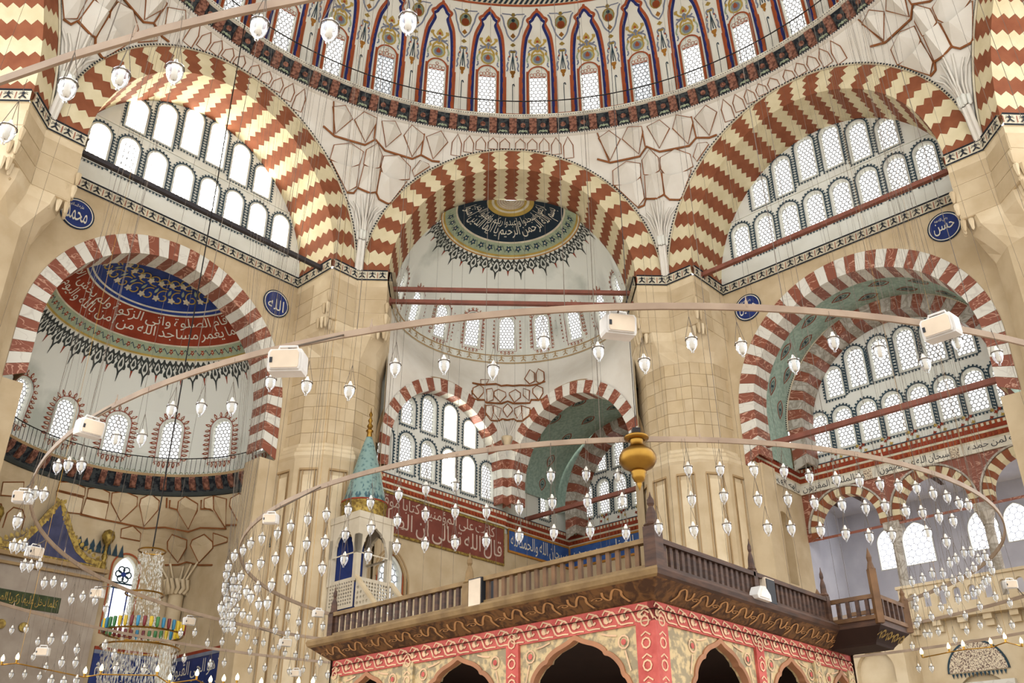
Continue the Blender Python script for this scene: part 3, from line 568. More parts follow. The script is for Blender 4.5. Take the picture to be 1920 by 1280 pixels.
# ------------------------------------------------------------------ the four piers in view
def pier(az, who, full):
    a = radians(az); er = Vector((sin(a), cos(a), 0)); et = Vector((cos(a), -sin(a), 0))
    W = lambda rho, tau, z: tuple(er*rho+et*tau+Vector((0,0,z)))
    blk = [(18.94,-2.1),(16.74,-1.196),(17.23,0),(16.74,1.196),(18.94,2.1)]
    rc, ap = 19.75, 1.98; R12 = ap/cos(radians(15))
    ngon = lambda R, n=12: [(rc-R*cos(radians(15+30*k)), R*sin(radians(15+30*k))) for k in range(n)]
    root = thing('great_pier', W(rc, 0, 0), 'massive pale stone pier '+who, 'pier')
    mb = MB(); mb.prism([(x, y) for x, y in blk+[(21.6,2.3),(21.6,-2.3)]], lambda x, y, z: W(x, y, z), 20.5, 22.78, 0); ob('capital_block', mb, ['stone_light'], root)
    # ashlar joint lines on the block faces as shallow courses
    for zz in (20.9, 21.55, 22.2):
        for (p, q) in zip(blk[:-1], blk[1:]):
            dx, dy = q[0]-p[0], q[1]-p[1]; L = math.hypot(dx, dy); nx, ny = -dy/L, dx/L
            k = max(1, round(L/1.2))
            for j in range(k):
                s0, s1 = (j+.015)/k, (j+.985)/k; mb = MB(); mf = lambda s, z, o: W(p[0]+dx*s+nx*o, p[1]+dy*s+ny*o, z)
                mb.prism([(s0, zz-.36 if zz > 21 else 20.52), (s1, zz-.36 if zz > 21 else 20.52), (s1, zz+.26), (s0, zz+.26)], mf, .0, .018); ob('stone_block', mb, ['stone_light' if (j+int(zz*3)) % 2 else 'stone'], root)
    # stalactite transition from block to shaft
    rows = []
    for z, f in ((20.52, 0), (20.15, .12), (19.75, .55), (19.3, 1)):
        row = []
        for k in range(13):
            th = radians(-90+15*k); r_ = R12 if k % 2 else ap; t = (rc-r_*cos(th), r_*sin(th))
            b = min(((blk[j][0]+(blk[j+1][0]-blk[j][0])*s/24, blk[j][1]+(blk[j+1][1]-blk[j][1])*s/24) for j in range(4) for s in range(25)), key=lambda q: abs(atan2(q[1], rc-q[0])-th))
            row.append(W(b[0]+(t[0]-b[0])*f, b[1]+(t[1]-b[1])*f, z))
        rows.append(row)
    mb = MB(); mb.grid(rows); ob('capital_transition', mb, ['stone_light'], root)
    for q in (-1, 1):      # pendant niches at the two front corners
        for lv, (z, nn, rr) in enumerate(((21.5, 1, 16.66), (21.0, 3, 16.72), (20.4, 5, 16.85))):
            for j in range(nn):
                off = (j-(nn-1)/2)*.27; rho = rr+abs(off)*.55; tau = q*(1.22+off*(.75 if off*q < 0 else .45)*q*1.0)
                mb = MB(); mb.lathe([(.01,-.34),(.05,-.3),(.08,-.12),(.1,.0),(.1,.1),(.06,.16),(.01,.18)], W(rho, tau, z), 6); ob('stalactite', mb, ['stone_light' if j % 2 else 'stone'], root)
    if full:
        z = 15.42; row = 0
        while z < 19.3:
            h = min(.56, 19.3-z)
            for k in range(-4, 4):
                t0, t1 = radians(15+30*k-30+30), radians(15+30*k+30); th0, th1 = radians(-15+30*(k+.5)), radians(-15+30*(k+1.5))
            for k in range(-3, 4):
                th = radians(30*k); cx, cy = rc-ap*cos(th), ap*sin(th); tx, ty = sin(th), cos(th); hw = R12*sin(radians(15))
                mf = lambda s, zz, o: W(cx+tx*s-cos(th)*o, cy+ty*s+sin(th)*o, zz)
                split = [-hw+.006, (.35 if row % 2 else -.2)*hw, hw-.006]
                for j in (0, 1):
                    mb = MB(); mb.prism([(split[j]+.006, z+.008), (split[j+1]-.006, z+.008), (split[j+1]-.006, z+h-.008), (split[j]+.006, z+h-.008)], mf, -.1, 0); ob('stone_block', mb, [('stone', 'stone_b')[(row+k+j*2) % 3 == 0]], root)
            z += h; row += 1
        mb = MB(); mb.prism(ngon(R12-.02), lambda x, y, z: W(x, y, z), 15.2, 19.4); ob('shaft_core', mb, ['stone_dark'], root)
        # moulding ring
        mb = MB(); pr = [(0,15.55),(.06,15.5),(.06,15.4),(.16,15.3),(.16,15.2),(.28,15.08),(.28,14.95),(.2,14.85)]
        mb.grid([[W(rc-(R12+o)*cos(radians(15+30*k)), (R12+o)*sin(radians(15+30*k)), z) for k in range(13)] for o, z in pr]); ob('moulding', mb, ['stone_light'], root)
        # panelled lower shaft: frame + recessed panel per face
        Rl = R12+.2; al = Rl*cos(radians(15)); hw = Rl*sin(radians(15))
        for k in range(-3, 4):
            th = radians(30*k); mf = lambda s, zz, o: W(rc-al*cos(th)+sin(th)*s-cos(th)*o, al*sin(th)+cos(th)*s+sin(th)*o, zz)
            mb = MB(); wall(mb, [(-hw,0),(hw,0),(hw,14.9),(-hw,14.9)], [[(-hw*.62,.6),(hw*.62,.6),(hw*.62,14.45),(-hw*.62,14.45)]], mf, 0, 0, None, -.07)
            mb.mesh([mf(x, z, -.07) for x, z in ((-hw*.62,.6),(hw*.62,.6),(hw*.62,14.45),(-hw*.62,14.45))], [(0,1,2,3)]); ob('shaft_face', mb, ['stone'], root)
            mb = MB(); mb.prism([(-hw*.4,.9),(hw*.4,.9),(hw*.4,14.2),(-hw*.4,14.2)], mf, -.07, -.03); ob('recessed_panel', mb, ['stone_light'], root)
            mb = MB()
            for q in (-.62, -.4, .4, .62): mb.box(q*hw-.02, q*hw+.02, -.1, .015 if abs(q) > .5 else -.02, .6, 14.4, T=lambda x, y, zz: mf(x, zz, y))
            mb.box(-hw*.62, hw*.62, -.1, .02, 14.38, 14.46, T=lambda x, y, zz: mf(x, zz, y)); ob('panel_moulding', mb, ['stone_dark'], root)
    else:
        mb = MB(); mb.prism(ngon(R12), lambda x, y, z: W(x, y, z), 0, 19.35); ob('shaft_core', mb, ['stone'], root)
    mb = MB(); palmette_band(mb, [W(*p, 0)[:2] for p in blk]); ob('palmette_band', mb, BM, root)
pier(-22.5, 'standing left of the painted half dome', True); pier(22.5, 'standing right of the painted half dome behind the brass urn', True)
pier(-67.5, 'partly cut off by the left edge', False); pier(67.5, 'partly cut off by the right edge', False)

# ------------------------------------------------------------------ pendentives with faceted cells
def zl(az):
    u = abs(D0*tan(radians(az-round(az/45)*45))); return ZC+.1 if u >= AO+.05 else ZC+(BO+.06)*sqrt(max(0, 1-(u/(AO+.06))**2))
def pend_r(az, z):
    ro = D0/cos(radians(az-round(az/45)*45)); z0 = zl(az); q = min(max((z-z0)/(30.26-z0), 0), 1)**1.3; return ro+(15.42-ro)*q
ZS = lambda z: min(z, 30.22)
PEND_CELLS= {'K1': [[-6.15, 30.22], [-4.47, 29.82], [-6.53, 29.08], [-8.06, 30.01]], 'K2': [[-2.95, 30.25], [-0.69, 30.13], [-0.6, 29.89], [-1.76, 29.01], [-4.16, 29.8]], 'K3': [[2.42, 30.21], [3.77, 29.78], [1.64, 29.05], [0.23, 30.06]], 'K4': [[5.28, 30.22], [7.55, 29.96], [7.65, 29.79], [6.12, 29.01], [4.26, 29.75]], 'K5': [[10.29, 30.22], [11.65, 29.88], [9.57, 29.14], [8.0, 29.91]], 'M1': [[-3.94, 28.86], [-1.76, 28.6], [-1.96, 28.05], [-3.43, 27.8], [-6.45, 27.99], [-6.32, 28.62]], 'M2': [[0.11, 29.04], [1.22, 28.65], [1.12, 28.09], [0.01, 27.86], [-1.41, 28.07], [-1.39, 28.7]], 'M3': [[4.0, 28.92], [6.09, 28.59], [6.17, 28.05], [3.34, 27.77], [1.97, 27.81], [1.32, 28.15], [1.5, 28.64]], 'N1': [[-6.27, 27.95], [-3.34, 27.76], [-1.99, 28.0], [-1.83, 27.07], [-3.06, 26.78]], 'N2': [[-1.34, 28.01], [0.0, 27.83], [1.27, 28.04], [1.21, 27.04], [0.19, 26.78], [-1.58, 27.05]], 'N3': [[1.42, 27.98], [2.04, 27.78], [3.31, 27.74], [5.81, 27.93], [3.63, 26.72], [1.89, 26.79], [1.32, 27.01]], 'Q1': [[8.94, 28.89], [9.17, 28.8], [6.87, 28.22], [6.5, 28.46], [7.54, 28.95]]}
PEND_LINES= {'L1': [[-8.62, 29.23], [-6.57, 28.98], [-1.71, 28.9], [-0.33, 29.18], [1.57, 28.9], [6.24, 28.93], [7.54, 29.18], [9.48, 29.05], [10.7, 29.08]], 'L2': [[-3.07, 26.75], [-2.06, 26.78], [-1.64, 27.02], [-0.01, 26.79], [1.21, 27.01], [1.89, 26.79], [3.33, 26.72], [3.74, 26.77]], 'V1': [[-0.55, 29.22], [-0.68, 29.96]], 'V2': [[7.54, 29.18], [7.59, 30.01]], 'V3': [[-6.67, 28.98], [-8.16, 30.21]]}
EX_CELLS= [[[-17.15, 21.11], [-14.51, 20.99], [-15.03, 20.65], [-19.84, 20.15], [-24.11, 20.37], [-22.71, 20.73]], [[-12.33, 20.97], [-8.74, 21.13], [-7.82, 20.88], [-8.25, 20.47], [-12.72, 20.18]], [[-4.7, 21.19], [-0.73, 21.12], [-0.5, 20.92], [-3.82, 20.49], [-7.62, 20.74], [-7.26, 20.99]], [[4.65, 21.19], [7.55, 20.91], [7.61, 20.65], [3.96, 20.49], [1.25, 20.99], [1.25, 21.08]], [[9.23, 21.15], [13.27, 20.9], [13.4, 20.28], [9.39, 20.7]], [[17.91, 21.11], [22.65, 20.8], [23.76, 20.44], [20.91, 20.1], [15.7, 20.67], [15.38, 20.95]], [[-13.38, 19.98], [-9.17, 20.14], [-8.33, 19.79], [-9.42, 19.41], [-13.95, 19.58]], [[-8.05, 20.15], [-3.1, 20.17], [-4.83, 19.52], [-8.06, 19.75]], [[0.38, 20.52], [2.57, 20.22], [3.03, 20.07], [0.16, 19.83], [-2.13, 20.1], [-1.9, 20.24]], [[4.2, 20.14], [8.18, 20.17], [8.43, 19.81], [6.11, 19.53], [4.19, 19.9]], [[8.71, 20.13], [14.04, 19.84], [13.98, 19.52], [9.18, 19.4], [8.69, 19.75]], [[17.13, 22.29], [20.77, 22.0], [22.23, 21.41], [20.06, 21.17], [17.12, 21.43], [16.21, 21.98]], [[12.51, 22.3], [15.2, 22.05], [15.82, 21.46], [12.86, 21.36], [9.71, 21.75]], [[-15.31, 21.53], [-10.12, 21.66], [-12.49, 21.27], [-15.81, 21.23]]]
EX_LINES= [[[-21.83, 21.11], [-15.34, 21.19], [-6.08, 21.48], [-3.02, 21.43], [0.16, 21.53], [3.27, 21.44], [7.46, 21.39], [12.96, 21.24], [17.78, 21.2], [23.17, 21.26]], [[-24.05, 20.52], [-25.31, 20.03], [-20.27, 20.09], [-14.85, 20.25], [-13.35, 20.14], [-3.1, 20.44], [0.38, 20.66], [3.49, 20.44], [14.03, 20.13], [14.88, 20.29], [20.58, 20.11], [25.68, 20.05]], [[-14.3, 20.0], [-14.26, 19.57], [-9.99, 19.31], [-4.82, 19.46], [-2.6, 19.64], [0.17, 19.68], [3.71, 19.61], [5.61, 19.44], [9.19, 19.33], [13.98, 19.48], [14.62, 19.76]]]
AP_CELLS= [[[22.73, 14.27], [28.38, 14.1], [28.81, 13.75], [23.65, 13.09], [18.63, 13.74], [18.23, 14.14]], [[33.46, 14.28], [37.35, 14.01], [37.32, 13.67], [32.5, 13.04], [29.71, 13.79], [29.89, 14.04]], [[8.66, 14.15], [12.82, 14.28], [17.28, 14.13], [17.6, 13.76], [8.84, 13.79]], [[8.72, 13.74], [17.71, 13.7], [17.72, 13.04], [8.02, 13.1]], [[-3.14, 14.15], [1.92, 14.27], [7.49, 14.15], [7.79, 13.81], [-3.28, 13.82]], [[-3.56, 13.77], [7.55, 13.74], [7.67, 13.09], [-1.96, 13.0]], [[24.56, 12.82], [28.54, 13.0], [31.74, 12.78], [31.73, 12.51], [24.79, 12.5]], [[-26.29, 13.47], [-17.83, 13.73], [-16.45, 13.19], [-24.75, 13.03]], [[47.84, 14.22], [53.65, 13.9], [53.34, 13.65], [48.4, 13.09], [44.79, 13.68], [45.22, 14.01]], [[56.36, 14.09], [60.26, 14.19], [61.24, 13.62], [66.87, 12.87], [61.23, 13.58], [56.52, 13.74]], [[60.71, 14.19], [66.99, 14.0], [66.85, 12.83], [60.71, 13.67]], [[73.17, 14.15], [80.25, 13.89], [81.19, 13.48], [74.84, 12.89], [68.83, 13.7], [69.03, 14.0]], [[42.1, 12.92], [46.99, 12.77], [46.34, 12.53], [43.46, 12.02], [40.55, 12.42], [40.58, 12.66]], [[55.28, 12.82], [59.27, 12.48], [59.26, 12.25], [52.13, 11.84], [48.18, 12.59], [49.41, 12.73]], [[59.92, 12.79], [68.08, 12.46], [67.96, 12.31], [59.51, 12.32]]]
AP_LINES= [[[7.67, 13.07], [17.72, 13.04], [23.58, 13.03], [32.94, 12.98], [39.84, 13.11], [48.32, 13.0]], [[48.21, 13.0], [53.85, 13.06], [67.12, 12.83]], [[36.28, 13.05], [39.74, 13.11], [48.21, 13.0]], [[40.23, 11.81], [43.67, 11.93], [46.04, 12.05], [52.57, 11.74], [59.99, 11.56]], [[67.21, 12.97], [78.18, 12.79]], [[40.25, 14.15], [40.48, 13.76]], [[41.63, 14.06], [41.66, 13.77], [44.83, 13.71]], [[55.09, 14.05], [55.0, 13.7], [60.71, 13.67]]]
def cell(mb, pts, mf, peak, m=0, rim=-.05, ph=.6):
    n = len(pts); cx = sum(p[0] for p in pts)/n; zt = max(p[1] for p in pts); zb = min(p[1] for p in pts); cz = zb+(zt-zb)*ph
    A = [mf(x, z, rim) for x, z in pts]; B = [mf(x, z, .02) for x, z in pts]; c = mf(cx, cz, -peak)
    mb.mesh(A+[c], [(i, (i+1) % n, n) for i in range(n)], m); mb.mesh(A+B, [(i, (i+1) % n, n+(i+1) % n, n+i) for i in range(n)], m)
for az0, who, kk in ((-22.5, 'between the left and middle great arches', 1), (22.5, 'between the middle and right great arches', 1), (67.5, 'above the far right pier', 1), (-67.5, 'above the far left pier', 1)):
    mfl = lambda s, t, o=0: cyl(s, pend_r(s, t)+o, t); mf = lambda s, t, o=0: mfl(s+az0, t, o)
    root = thing('pendentive', mf(0, ZC+.3), 'faceted white plaster pendentive with brown ribs '+who, 'pendentive')
    S = sorted(set(list(np.linspace(-22.5, 22.5, 61))+[0])); mb = MB(); mb.grid([[mf(s, zl(s+az0)+(30.26-zl(s+az0))*j/16) for s in S] for j in range(17)]); ob('plaster_shell', mb, ['plaster_warm'], root, True)
    ribs = MB()
    for kx, (nm_, pts) in enumerate(PEND_CELLS.items()):
        for sg in ((1,) if az0 < 0 else (1,)):
            q = [(x*sg, ZS(z)) for x, z in pts]; mb = MB(); cell(mb, q, mf, .5 if nm_[0] == 'K' else .36, 0, -.05, .62 if nm_[0] == 'K' else .75); co = ob('plaster_cell', mb, ['plaster_warm'], root)
            rb = MB(); rb.tube([mf(x, z, -.055) for x, z in q], .028, 4, 0, True); ob('rib', rb, ['rib_brown'], co)
    for nm_, pts in PEND_LINES.items(): rb = MB(); rb.tube([mf(x, ZS(z), -.05) for x, z in pts], .05 if nm_[0] == 'L' else .032, 5, 0); ob('rib', rb, ['rib_brown'], root)
    for dz in (0, 45):      # pointed blind panels along each arch crown
        pass
    for side in (-1, 1):
        for j in range(5):
            c = side*(13.2+2.0*j); zb = max(zl(az0+c-.8), zl(az0+c+.8))+.04
            if abs(c) > 22: continue
            q = [(c-.8, zb), (c+.8, zb), (c+.8, zb+(30.22-zb)*.6), (c, 30.22), (c-.8, zb+(30.22-zb)*.6)]
            if zb < 30.0: rb = MB(); rb.tube([mf(x, z, -.02) for x, z in q], .022, 4, 0, True); ob('pointed_rib', rb, ['rib_brown'], root)
    mb = MB()      # fan and knotted capital at the foot
    for j in range(-3, 4):
        x1 = j*.9; mb.tube([mf(j*.22, 25.0, -.05), mf(j*.3, 25.5, -.07), mf(x1*.62, 26.1, -.06), mf(x1, 26.75 if abs(j) < 2 else 26.45, -.03)], .05, 5, 0)
    ob('fan_rib', mb, ['plaster_warm'], root, True)
    for j in range(-2, 3):
        mb = MB(); c = Vector(mf(j*.33, 24.85, -.12)); mb.lathe([(.02,-.26),(.08,-.2),(.09,0),(.1,.12),(.07,.2),(.02,.24)], c, 8); ob('knot_lobe', mb, ['plaster'], root, True)
    for j in range(-1, 2):
        mb = MB(); mb.tube([mf(j*.33, 24.6, -.06), mf(j*.3, 23.2, -.06)], .09, 6); ob('foot_shaft', mb, ['plaster_warm'], root, True)

# ------------------------------------------------------------------ exedra half dome in the middle
EXC, EXR, EXB = 18.2, 5.3, 5.75
def ex_r(al, z): return EXR*sqrt(max(0, 1-((z-ZC)/EXB)**2)) if z > ZC else EXR
exm = ring_map(0, EXC, ex_r)
def exp_(al, r, o=0):      # by polar radius, for the painted medallion near the pole
    z = ZC+EXB*sqrt(max(0, 1-(r/EXR)**2)); k = 1+o/EXR; return (r*k*sin(radians(al)), EXC+r*k*cos(radians(al)), ZC+(z-ZC)*k)
mb = MB(); XW = [-80, -60, -39.5, -19.7, 0, 19.7, 39.5, 60, 80]; kx = 1/radians(1)/5.15
hol = [[(a+x*kx, z) for x, z in archshape(.76, 1.74, 0, 23.5, 12)] for a in XW]
zz = [23.0+.3*i for i in range(11)]; outer = [(-90+3*i, 23.0) for i in range(61)]+[(90, z) for z in zz[1:]]+[(90-3*i, zz[-1]) for i in range(1, 61)]+[(-90, z) for z in zz[-2:0:-1]]
wall(mb, outer, hol, exm, 0, 0, [(-88.5+3*i, z+.1) for i in range(60) for z in zz[:-1]], .26)
mb.grid([[exm(s, ZC+EXB*sin(radians(e))) for s in range(-90, 91, 3)] for e in np.linspace(degrees(math.asin(3.0/EXB)), 89.9, 18)])
exo = struct('ceiling_exedra', mb, ['stained_plaster'], 'stained white half dome of the middle exedra', True)
for i, a in enumerate(XW):
    place_window(window_meshes(.76, 1.74, 'flame', .16, 'daylit_glass'), surf_mtx(exm, a, 23.5, 25.22), '%s flame bordered window from the left round the middle half dome' % nth(i), 'windows of the middle half dome')
def ringband(mb, f, r0, r1, m, o, a0=-100, a1=100, st=2): mb.grid([[f(a, r, o) for a in np.arange(a0, a1+.1, st)] for r in np.linspace(r0, r1, max(2, int((r1-r0)/.16)+2))], m)
def medallion(f, parent, rings, fringe_r, nlobe, mats, txt, tr, o=-.015, spread=78, tm=1):
    mb = MB()
    for r0, r1, m, oo in rings: ringband(mb, f, r0, r1, m, -oo)
    for body, r0, r1, a0, a1 in txt:
        V, F = text2d(body); mb.mesh([f(a0+(a1-a0)*x, r0+(r1-r0)*(1-y), -.03) for x, y in V], F, tm)
    ob('painted_medallion', mb, mats, parent)
exf = lambda a, r, o=0: exp_(a, r, o)
medallion(exf, exo, [(.02,.66,2,.012),(.66,.78,3,.016),(.78,.9,2,.016),(.9,1.12,3,.018),(1.12,2.5,0,.014),(2.5,2.58,2,.016),(2.58,3.08,4,.014),(3.08,3.16,3,.016),(3.16,3.22,2,.016),(3.22,3.26,5,.016)], 3.3, 0,
    ['paint_darkteal', 'paint_white', 'paint_cream', 'paint_gold', 'paint_sage', 'paint_ochre'],
    [('بسم الله الرحمن الرحيم يا ايها الذين امنوا', 1.62, 2.42, -92, 92), ('اركعوا واسجدوا واعبدوا ربكم وافعلوا الخير', 1.2, 1.85, -88, 88)], None)
def floral_fringe(f, parent, r_in, r_out, fr0, fr1, n, a0, a1, name, k0):
    mb = MB(); st = (a1-a0)/n; 
    for j in range(n):
        a = a0+(j+.5)*st; g = lambda x, y, o, a=a: f(a+x, y, o); L = fr1-fr0; lng = L if j % 2 == 0 else L*.82
        kk = degrees(1/fr0)
        for q in (-1, 1):
            mbr(mb, [(q*x*st, fr0+y*L) for x, y in [(.5,.0),(.4,.14),(.22,.2),(.06,.08),(0,.02)]], .05, g, kk, 0)
            mbr(mb, [(q*x*st, fr0+y*L) for x, y in [(.5,.06),(.46,.22),(.34,.36),(.2,.3),(.22,.2),(.3,.22)]], .04, g, kk, 0)
            mbr(mb, [(q*x*st, fr0+y*lng) for x, y in [(0,.12),(.16,.22),(.3,.4),(.26,.56),(.1,.66),(0,.74)]], .045, g, kk, 0)
            mbr(mb, [(q*x*st, fr0+y*lng) for x, y in [(.3,.42),(.4,.5),(.38,.6),(.26,.58)]], .04, g, kk, 0)
            mb.shape([(q*.34*st, fr0+.44*lng), (q*.46*st, fr0+.5*lng), (q*.44*st, fr0+.62*lng), (q*.3*st, fr0+.56*lng)], g, -.022, 0)
            mb.shape([(0, fr0+.24*lng), (q*.08*st, fr0+.36*lng), (q*.14*st, fr0+.48*lng), (q*.06*st, fr0+.56*lng), (0, fr0+.5*lng)], g, -.022, 0)
        mb.shape([(-.09*st, fr0+.72*lng), (.09*st, fr0+.72*lng), (.05*st, fr0+.84*lng), (.015*st, fr0+lng), (-.015*st, fr0+lng), (-.05*st, fr0+.84*lng)], g, -.022, 0 if j % 2 == 0 else 1)
        # flower in the band
        rb = (r_in+r_out)/2; sz = (r_out-r_in)*.34
        for p in range(5): mb.shape(petal(0, rb, p*2*pi/5+.3, sz, sz*.6, degrees(1/rb)), g, -.022, k0)
        mb.shape(disc(0, rb, sz*.25, degrees(1/rb), 6), g, -.026, 2)
        mbr(mb, [(x*st, rb+y*sz) for x, y in [(-.5,0),(-.35,.8),(-.2,.2)]], .03, g, kk, 3); mbr(mb, [(x*st, rb+y*sz) for x, y in [(.5,0),(.35,-.8),(.2,-.2)]], .03, g, kk, 3)
    ob(name, mb, ['fringe_dark', 'paint_rust', 'paint_cream', 'paint_teal'], parent)
def mbr(mb, pts, wd, g, kk, m):
    mb.ribbon([(x/kk, y) for x, y in pts], wd, lambda x, y, o: g(x*kk, y, o), -.02, m)
floral_fringe(exf, exo, 2.58, 3.08, 3.26, 4.0, 19, -92, 92, 'painted_fringe', 3)
# dotted centre of the medallion
mb = MB()
for rr in (.12, .24, .36, .48, .6):
    for j in range(int(rr*50)): mb.shape(disc(0, 0, .022, 1, 5), lambda x, y, o, a=-100+200*j/int(rr*50), r=rr: exf(a+degrees(x/r), r+y, o), -.026)
ob('painted_dots', mb, ['paint_rust'], exo)
# cornice band round the exedra
mb = MB(); palmette_band(mb, [(EXR*sin(radians(a)), EXC+EXR*cos(radians(a))) for a in range(-90, 91, 6)], 22.7, .42, .5); tn += 1
struct('trim_%d' % tn, mb, ['plaster', 'stone_dark', 'plaster', 'plaster'], 'worn cornice band under the middle half dome windows')
mb = MB()
for q in (-1, 1): palmette_band(mb, [(q*U0, D0+.02), (q*U0, EXC)][::q], 22.76, .46, .44)
tn += 1; struct('trim_%d' % tn, mb, BM, 'palmette band returning on the jambs of the middle arch')
# squinch surface below, meeting the two corner arches
def ex2(al, z):
    rp = 3.75/cos(radians(abs(al)-45)); q = min(max((z-19.9)/2.9, 0), 1); q = q*q*(3-2*q); return rp+(EXR-rp)*q
LZ, LA, LB, LU = 16.3, 3.42, 3.5, 12.86; LAO, LBO = 3.98, 4.1
ex2m = ring_map(0, EXC, ex2)
def ex_low(al):      # lower edge: extrados of the corner arches
    u = 3.75*tan(radians(abs(al)-45)); return LZ+LBO*sqrt(max(0, 1-(u/LAO)**2)) if abs(u) < LAO else LZ
sq = MB(); AL = list(range(-90, 91, 2)); sq.grid([[ex2m(a, max(17.2, ex_low(a))+(22.72-max(17.2, ex_low(a)))*j/14) for a in AL] for j in range(15)])
sqo = thing('muqarnas_squinch', (0, EXC+EXR, 18.6), 'muqarnas squinch with brown outlined cells under the middle half dome', 'squinch')
ob('plaster_shell', sq, ['plaster_warm'], sqo, True); ribs = MB()
for i, pts in enumerate(EX_CELLS):
    if len(pts) < 3: continue
    mb = MB(); cell(mb, pts, ex2m, .16, 0, -.04, .6); co = ob('plaster_cell', mb, ['plaster_warm'], sqo); rb = MB(); rb.tube([ex2m(x, z, -.05) for x, z in pts], .03, 4, 0, True); ob('rib', rb, ['rib_brown'], co)
for pts in EX_LINES: rb = MB(); rb.tube([ex2m(x, z, -.05) for x, z in pts], .045, 5, 0); ob('rib', rb, ['rib_brown'], sqo)
mb = MB()
for j in range(-3, 4): mb.tube([ex2m(j*.5, 18.8, -.03), ex2m(j*1.6, 19.4, -.04), ex2m(j*3.6, 19.95, -.02)], .04, 5)
ob('fan_rib', mb, ['plaster_warm'], sqo, True)
mb = MB(); mb.lathe([(.03,-.35),(.16,-.3),(.2,-.1),(.26,.05),(.26,.14),(.03,.16)], (0, EXC+EXR-.22, 18.6), 12); ob('corner_colonnette', mb, ['stone_light'], sqo, True)
arch('blind corner arch of red and white stripes round the ten misty windows', -45, 16.57, 17.16, LU, LZ, LA, LB, LAO, LBO, 27, ['marble_red', 'marble_white'], 0, 2, 2, 2, bead=False, gap=.03)
arch('deep corner arch of red and white stripes behind the brass urn', 45, 16.57, 17.5, -LU, LZ, LA, LB, LAO, LBO, 27, ['marble_red', 'marble_white'], 0, 2, 2, 2, bead=False, gap=.03)
# ------------------------------------------------------------------ mihrab apse behind the left bay
APC, APR, APZ, APB = 19.1, 5.6, 15.8, 6.4
def apm(s, t, o=0):
    r = (APR+o)*sqrt(max(0, 1-((t-APZ)/APB)**2)) if t > APZ else APR+o
    return P(-45, r*sin(radians(s)), APC+r*cos(radians(s)), t)
def apf(al, r, o=0):
    z = APZ+APB*sqrt(max(0, 1-(r/APR)**2)); k = 1+o/APR; return P(-45, r*k*sin(radians(al)), APC+r*k*cos(radians(al)), APZ+(z-APZ)*k)
AW = [-74.5, -52.1, -29.7, -7.3, 15.1, 37.5, 59.9, 82]; ka = 1/radians(1)/5.5; mb = MB()
hol = [[(a+x*ka, z) for x, z in archshape(.84, 1.7, 0, 15.82, 12)] for a in AW]
zz = [14.3+.25*i for i in range(15)]; outer = [(-90+3*i, zz[0]) for i in range(61)]+[(90, z) for z in zz[1:]]+[(90-3*i, zz[-1]) for i in range(1, 61)]+[(-90, z) for z in zz[-2:0:-1]]
wall(mb, outer, hol, apm, 0, 0, [(-88.5+3*i, z+.1) for i in range(60) for z in zz[:-1]], .26)
mb.grid([[apm(s, APZ+APB*sin(radians(e))) for s in range(-90, 91, 3)] for e in np.linspace(degrees(math.asin((zz[-1]-APZ)/APB)), 89.9, 18)])
apo = struct('ceiling_apse', mb, ['stained_plaster'], 'painted white half dome above the mihrab apse', True)
for i, a in enumerate(AW): place_window(window_meshes(.84, 1.7, 'flame', .17, 'daylit_glass'), surf_mtx(apm, a, 15.82, 17.52), '%s flame bordered window from the left round the mihrab half dome' % nth(i), 'windows of the mihrab half dome')
medallion(apf, apo, [(.02,2.8,0,.012),(2.8,3.02,1,.016),(2.86,2.96,0,.02),(3.02,3.96,2,.014),(3.96,4.0,3,.018),(4.0,4.3,4,.014),(4.3,4.35,5,.018),(4.35,4.38,3,.018)], 4.4, 0, ['cobalt', 'paint_white', 'paint_rust', 'paint_cream', 'paint_sage', 'paint_gold'],
    [('انما يعمر مساجد الله من امن بالله واليوم الاخر', 3.45, 3.92, -76, 82), ('واقام الصلوة واتى الزكوة ولم يخش الا الله', 3.06, 3.55, -76, 82)], None)
floral_fringe(apf, apo, 4.02, 4.28, 4.38, 5.0, 30, -90, 90, 'painted_fringe', 1)
mb = MB()      # gilt scrolls in the blue medallion
for j in range(12):
    a = -80+14.5*j
    for q, r in ((-1, 2.3), (1, 1.6)):
        g = lambda x, y, o, a=a, r=r: apf(a+degrees(x/r), r+y, o-.012)
        mb.ribbon(spiral(0, 0, .32, q*1.2, q*1.1), .05, g, -.02, 0)
        for p in range(5): mb.shape(petal(.25*q, .1, p*2*pi/5, .15, .1), g, -.024, 1)
        mb.shape(petal(-.2*q, -.1, 1.2*q, .3, .12), g, -.022, 2)
ob('painted_scrolls', mb, ['paint_gold', 'paint_cream', 'paint_sage'], apo)
def apr(s, z):
    a = radians(s); rp = 5.4/max(abs(cos(a)), abs(sin(a)), 1e-6); q = min(max((z-11.9)/2.2, 0), 1); q = q*q*(3-2*q); return rp+(5.5-rp)*q
ap2 = ring_map(-45, APC, apr)
mb = MB(); AL = sorted(set(list(range(-90, 91, 3))+[45, -45])); mb.grid([[ap2(a, z) for a in AL] for z in np.linspace(11.9, 14.32, 12)])
wall(mb, [(-5.4,0),(5.4,0),(5.4,11.95),(-5.4,11.95)], [archshape(1.0, 3.0, 2.95, 8.85, 12, .35)], flat(-45, 24.5), 0, 0, None, .45)
for q in (-1, 1):
    mb.mesh([P(-45, q*5.4, d, z) for d, z in ((18.4,0),(24.5,0),(24.5,11.95),(18.4,11.95))], [(0,1,2,3)])
    mb.mesh([P(-45, q*5.4, d, z) for d, z in ((18.4,11.05),(19.2,11.05),(19.2,15.2),(18.4,15.2))], [(0,1,2,3)])
struct('wall_apse', mb, ['stone'], 'stone walls and corner squinches of the mihrab apse')
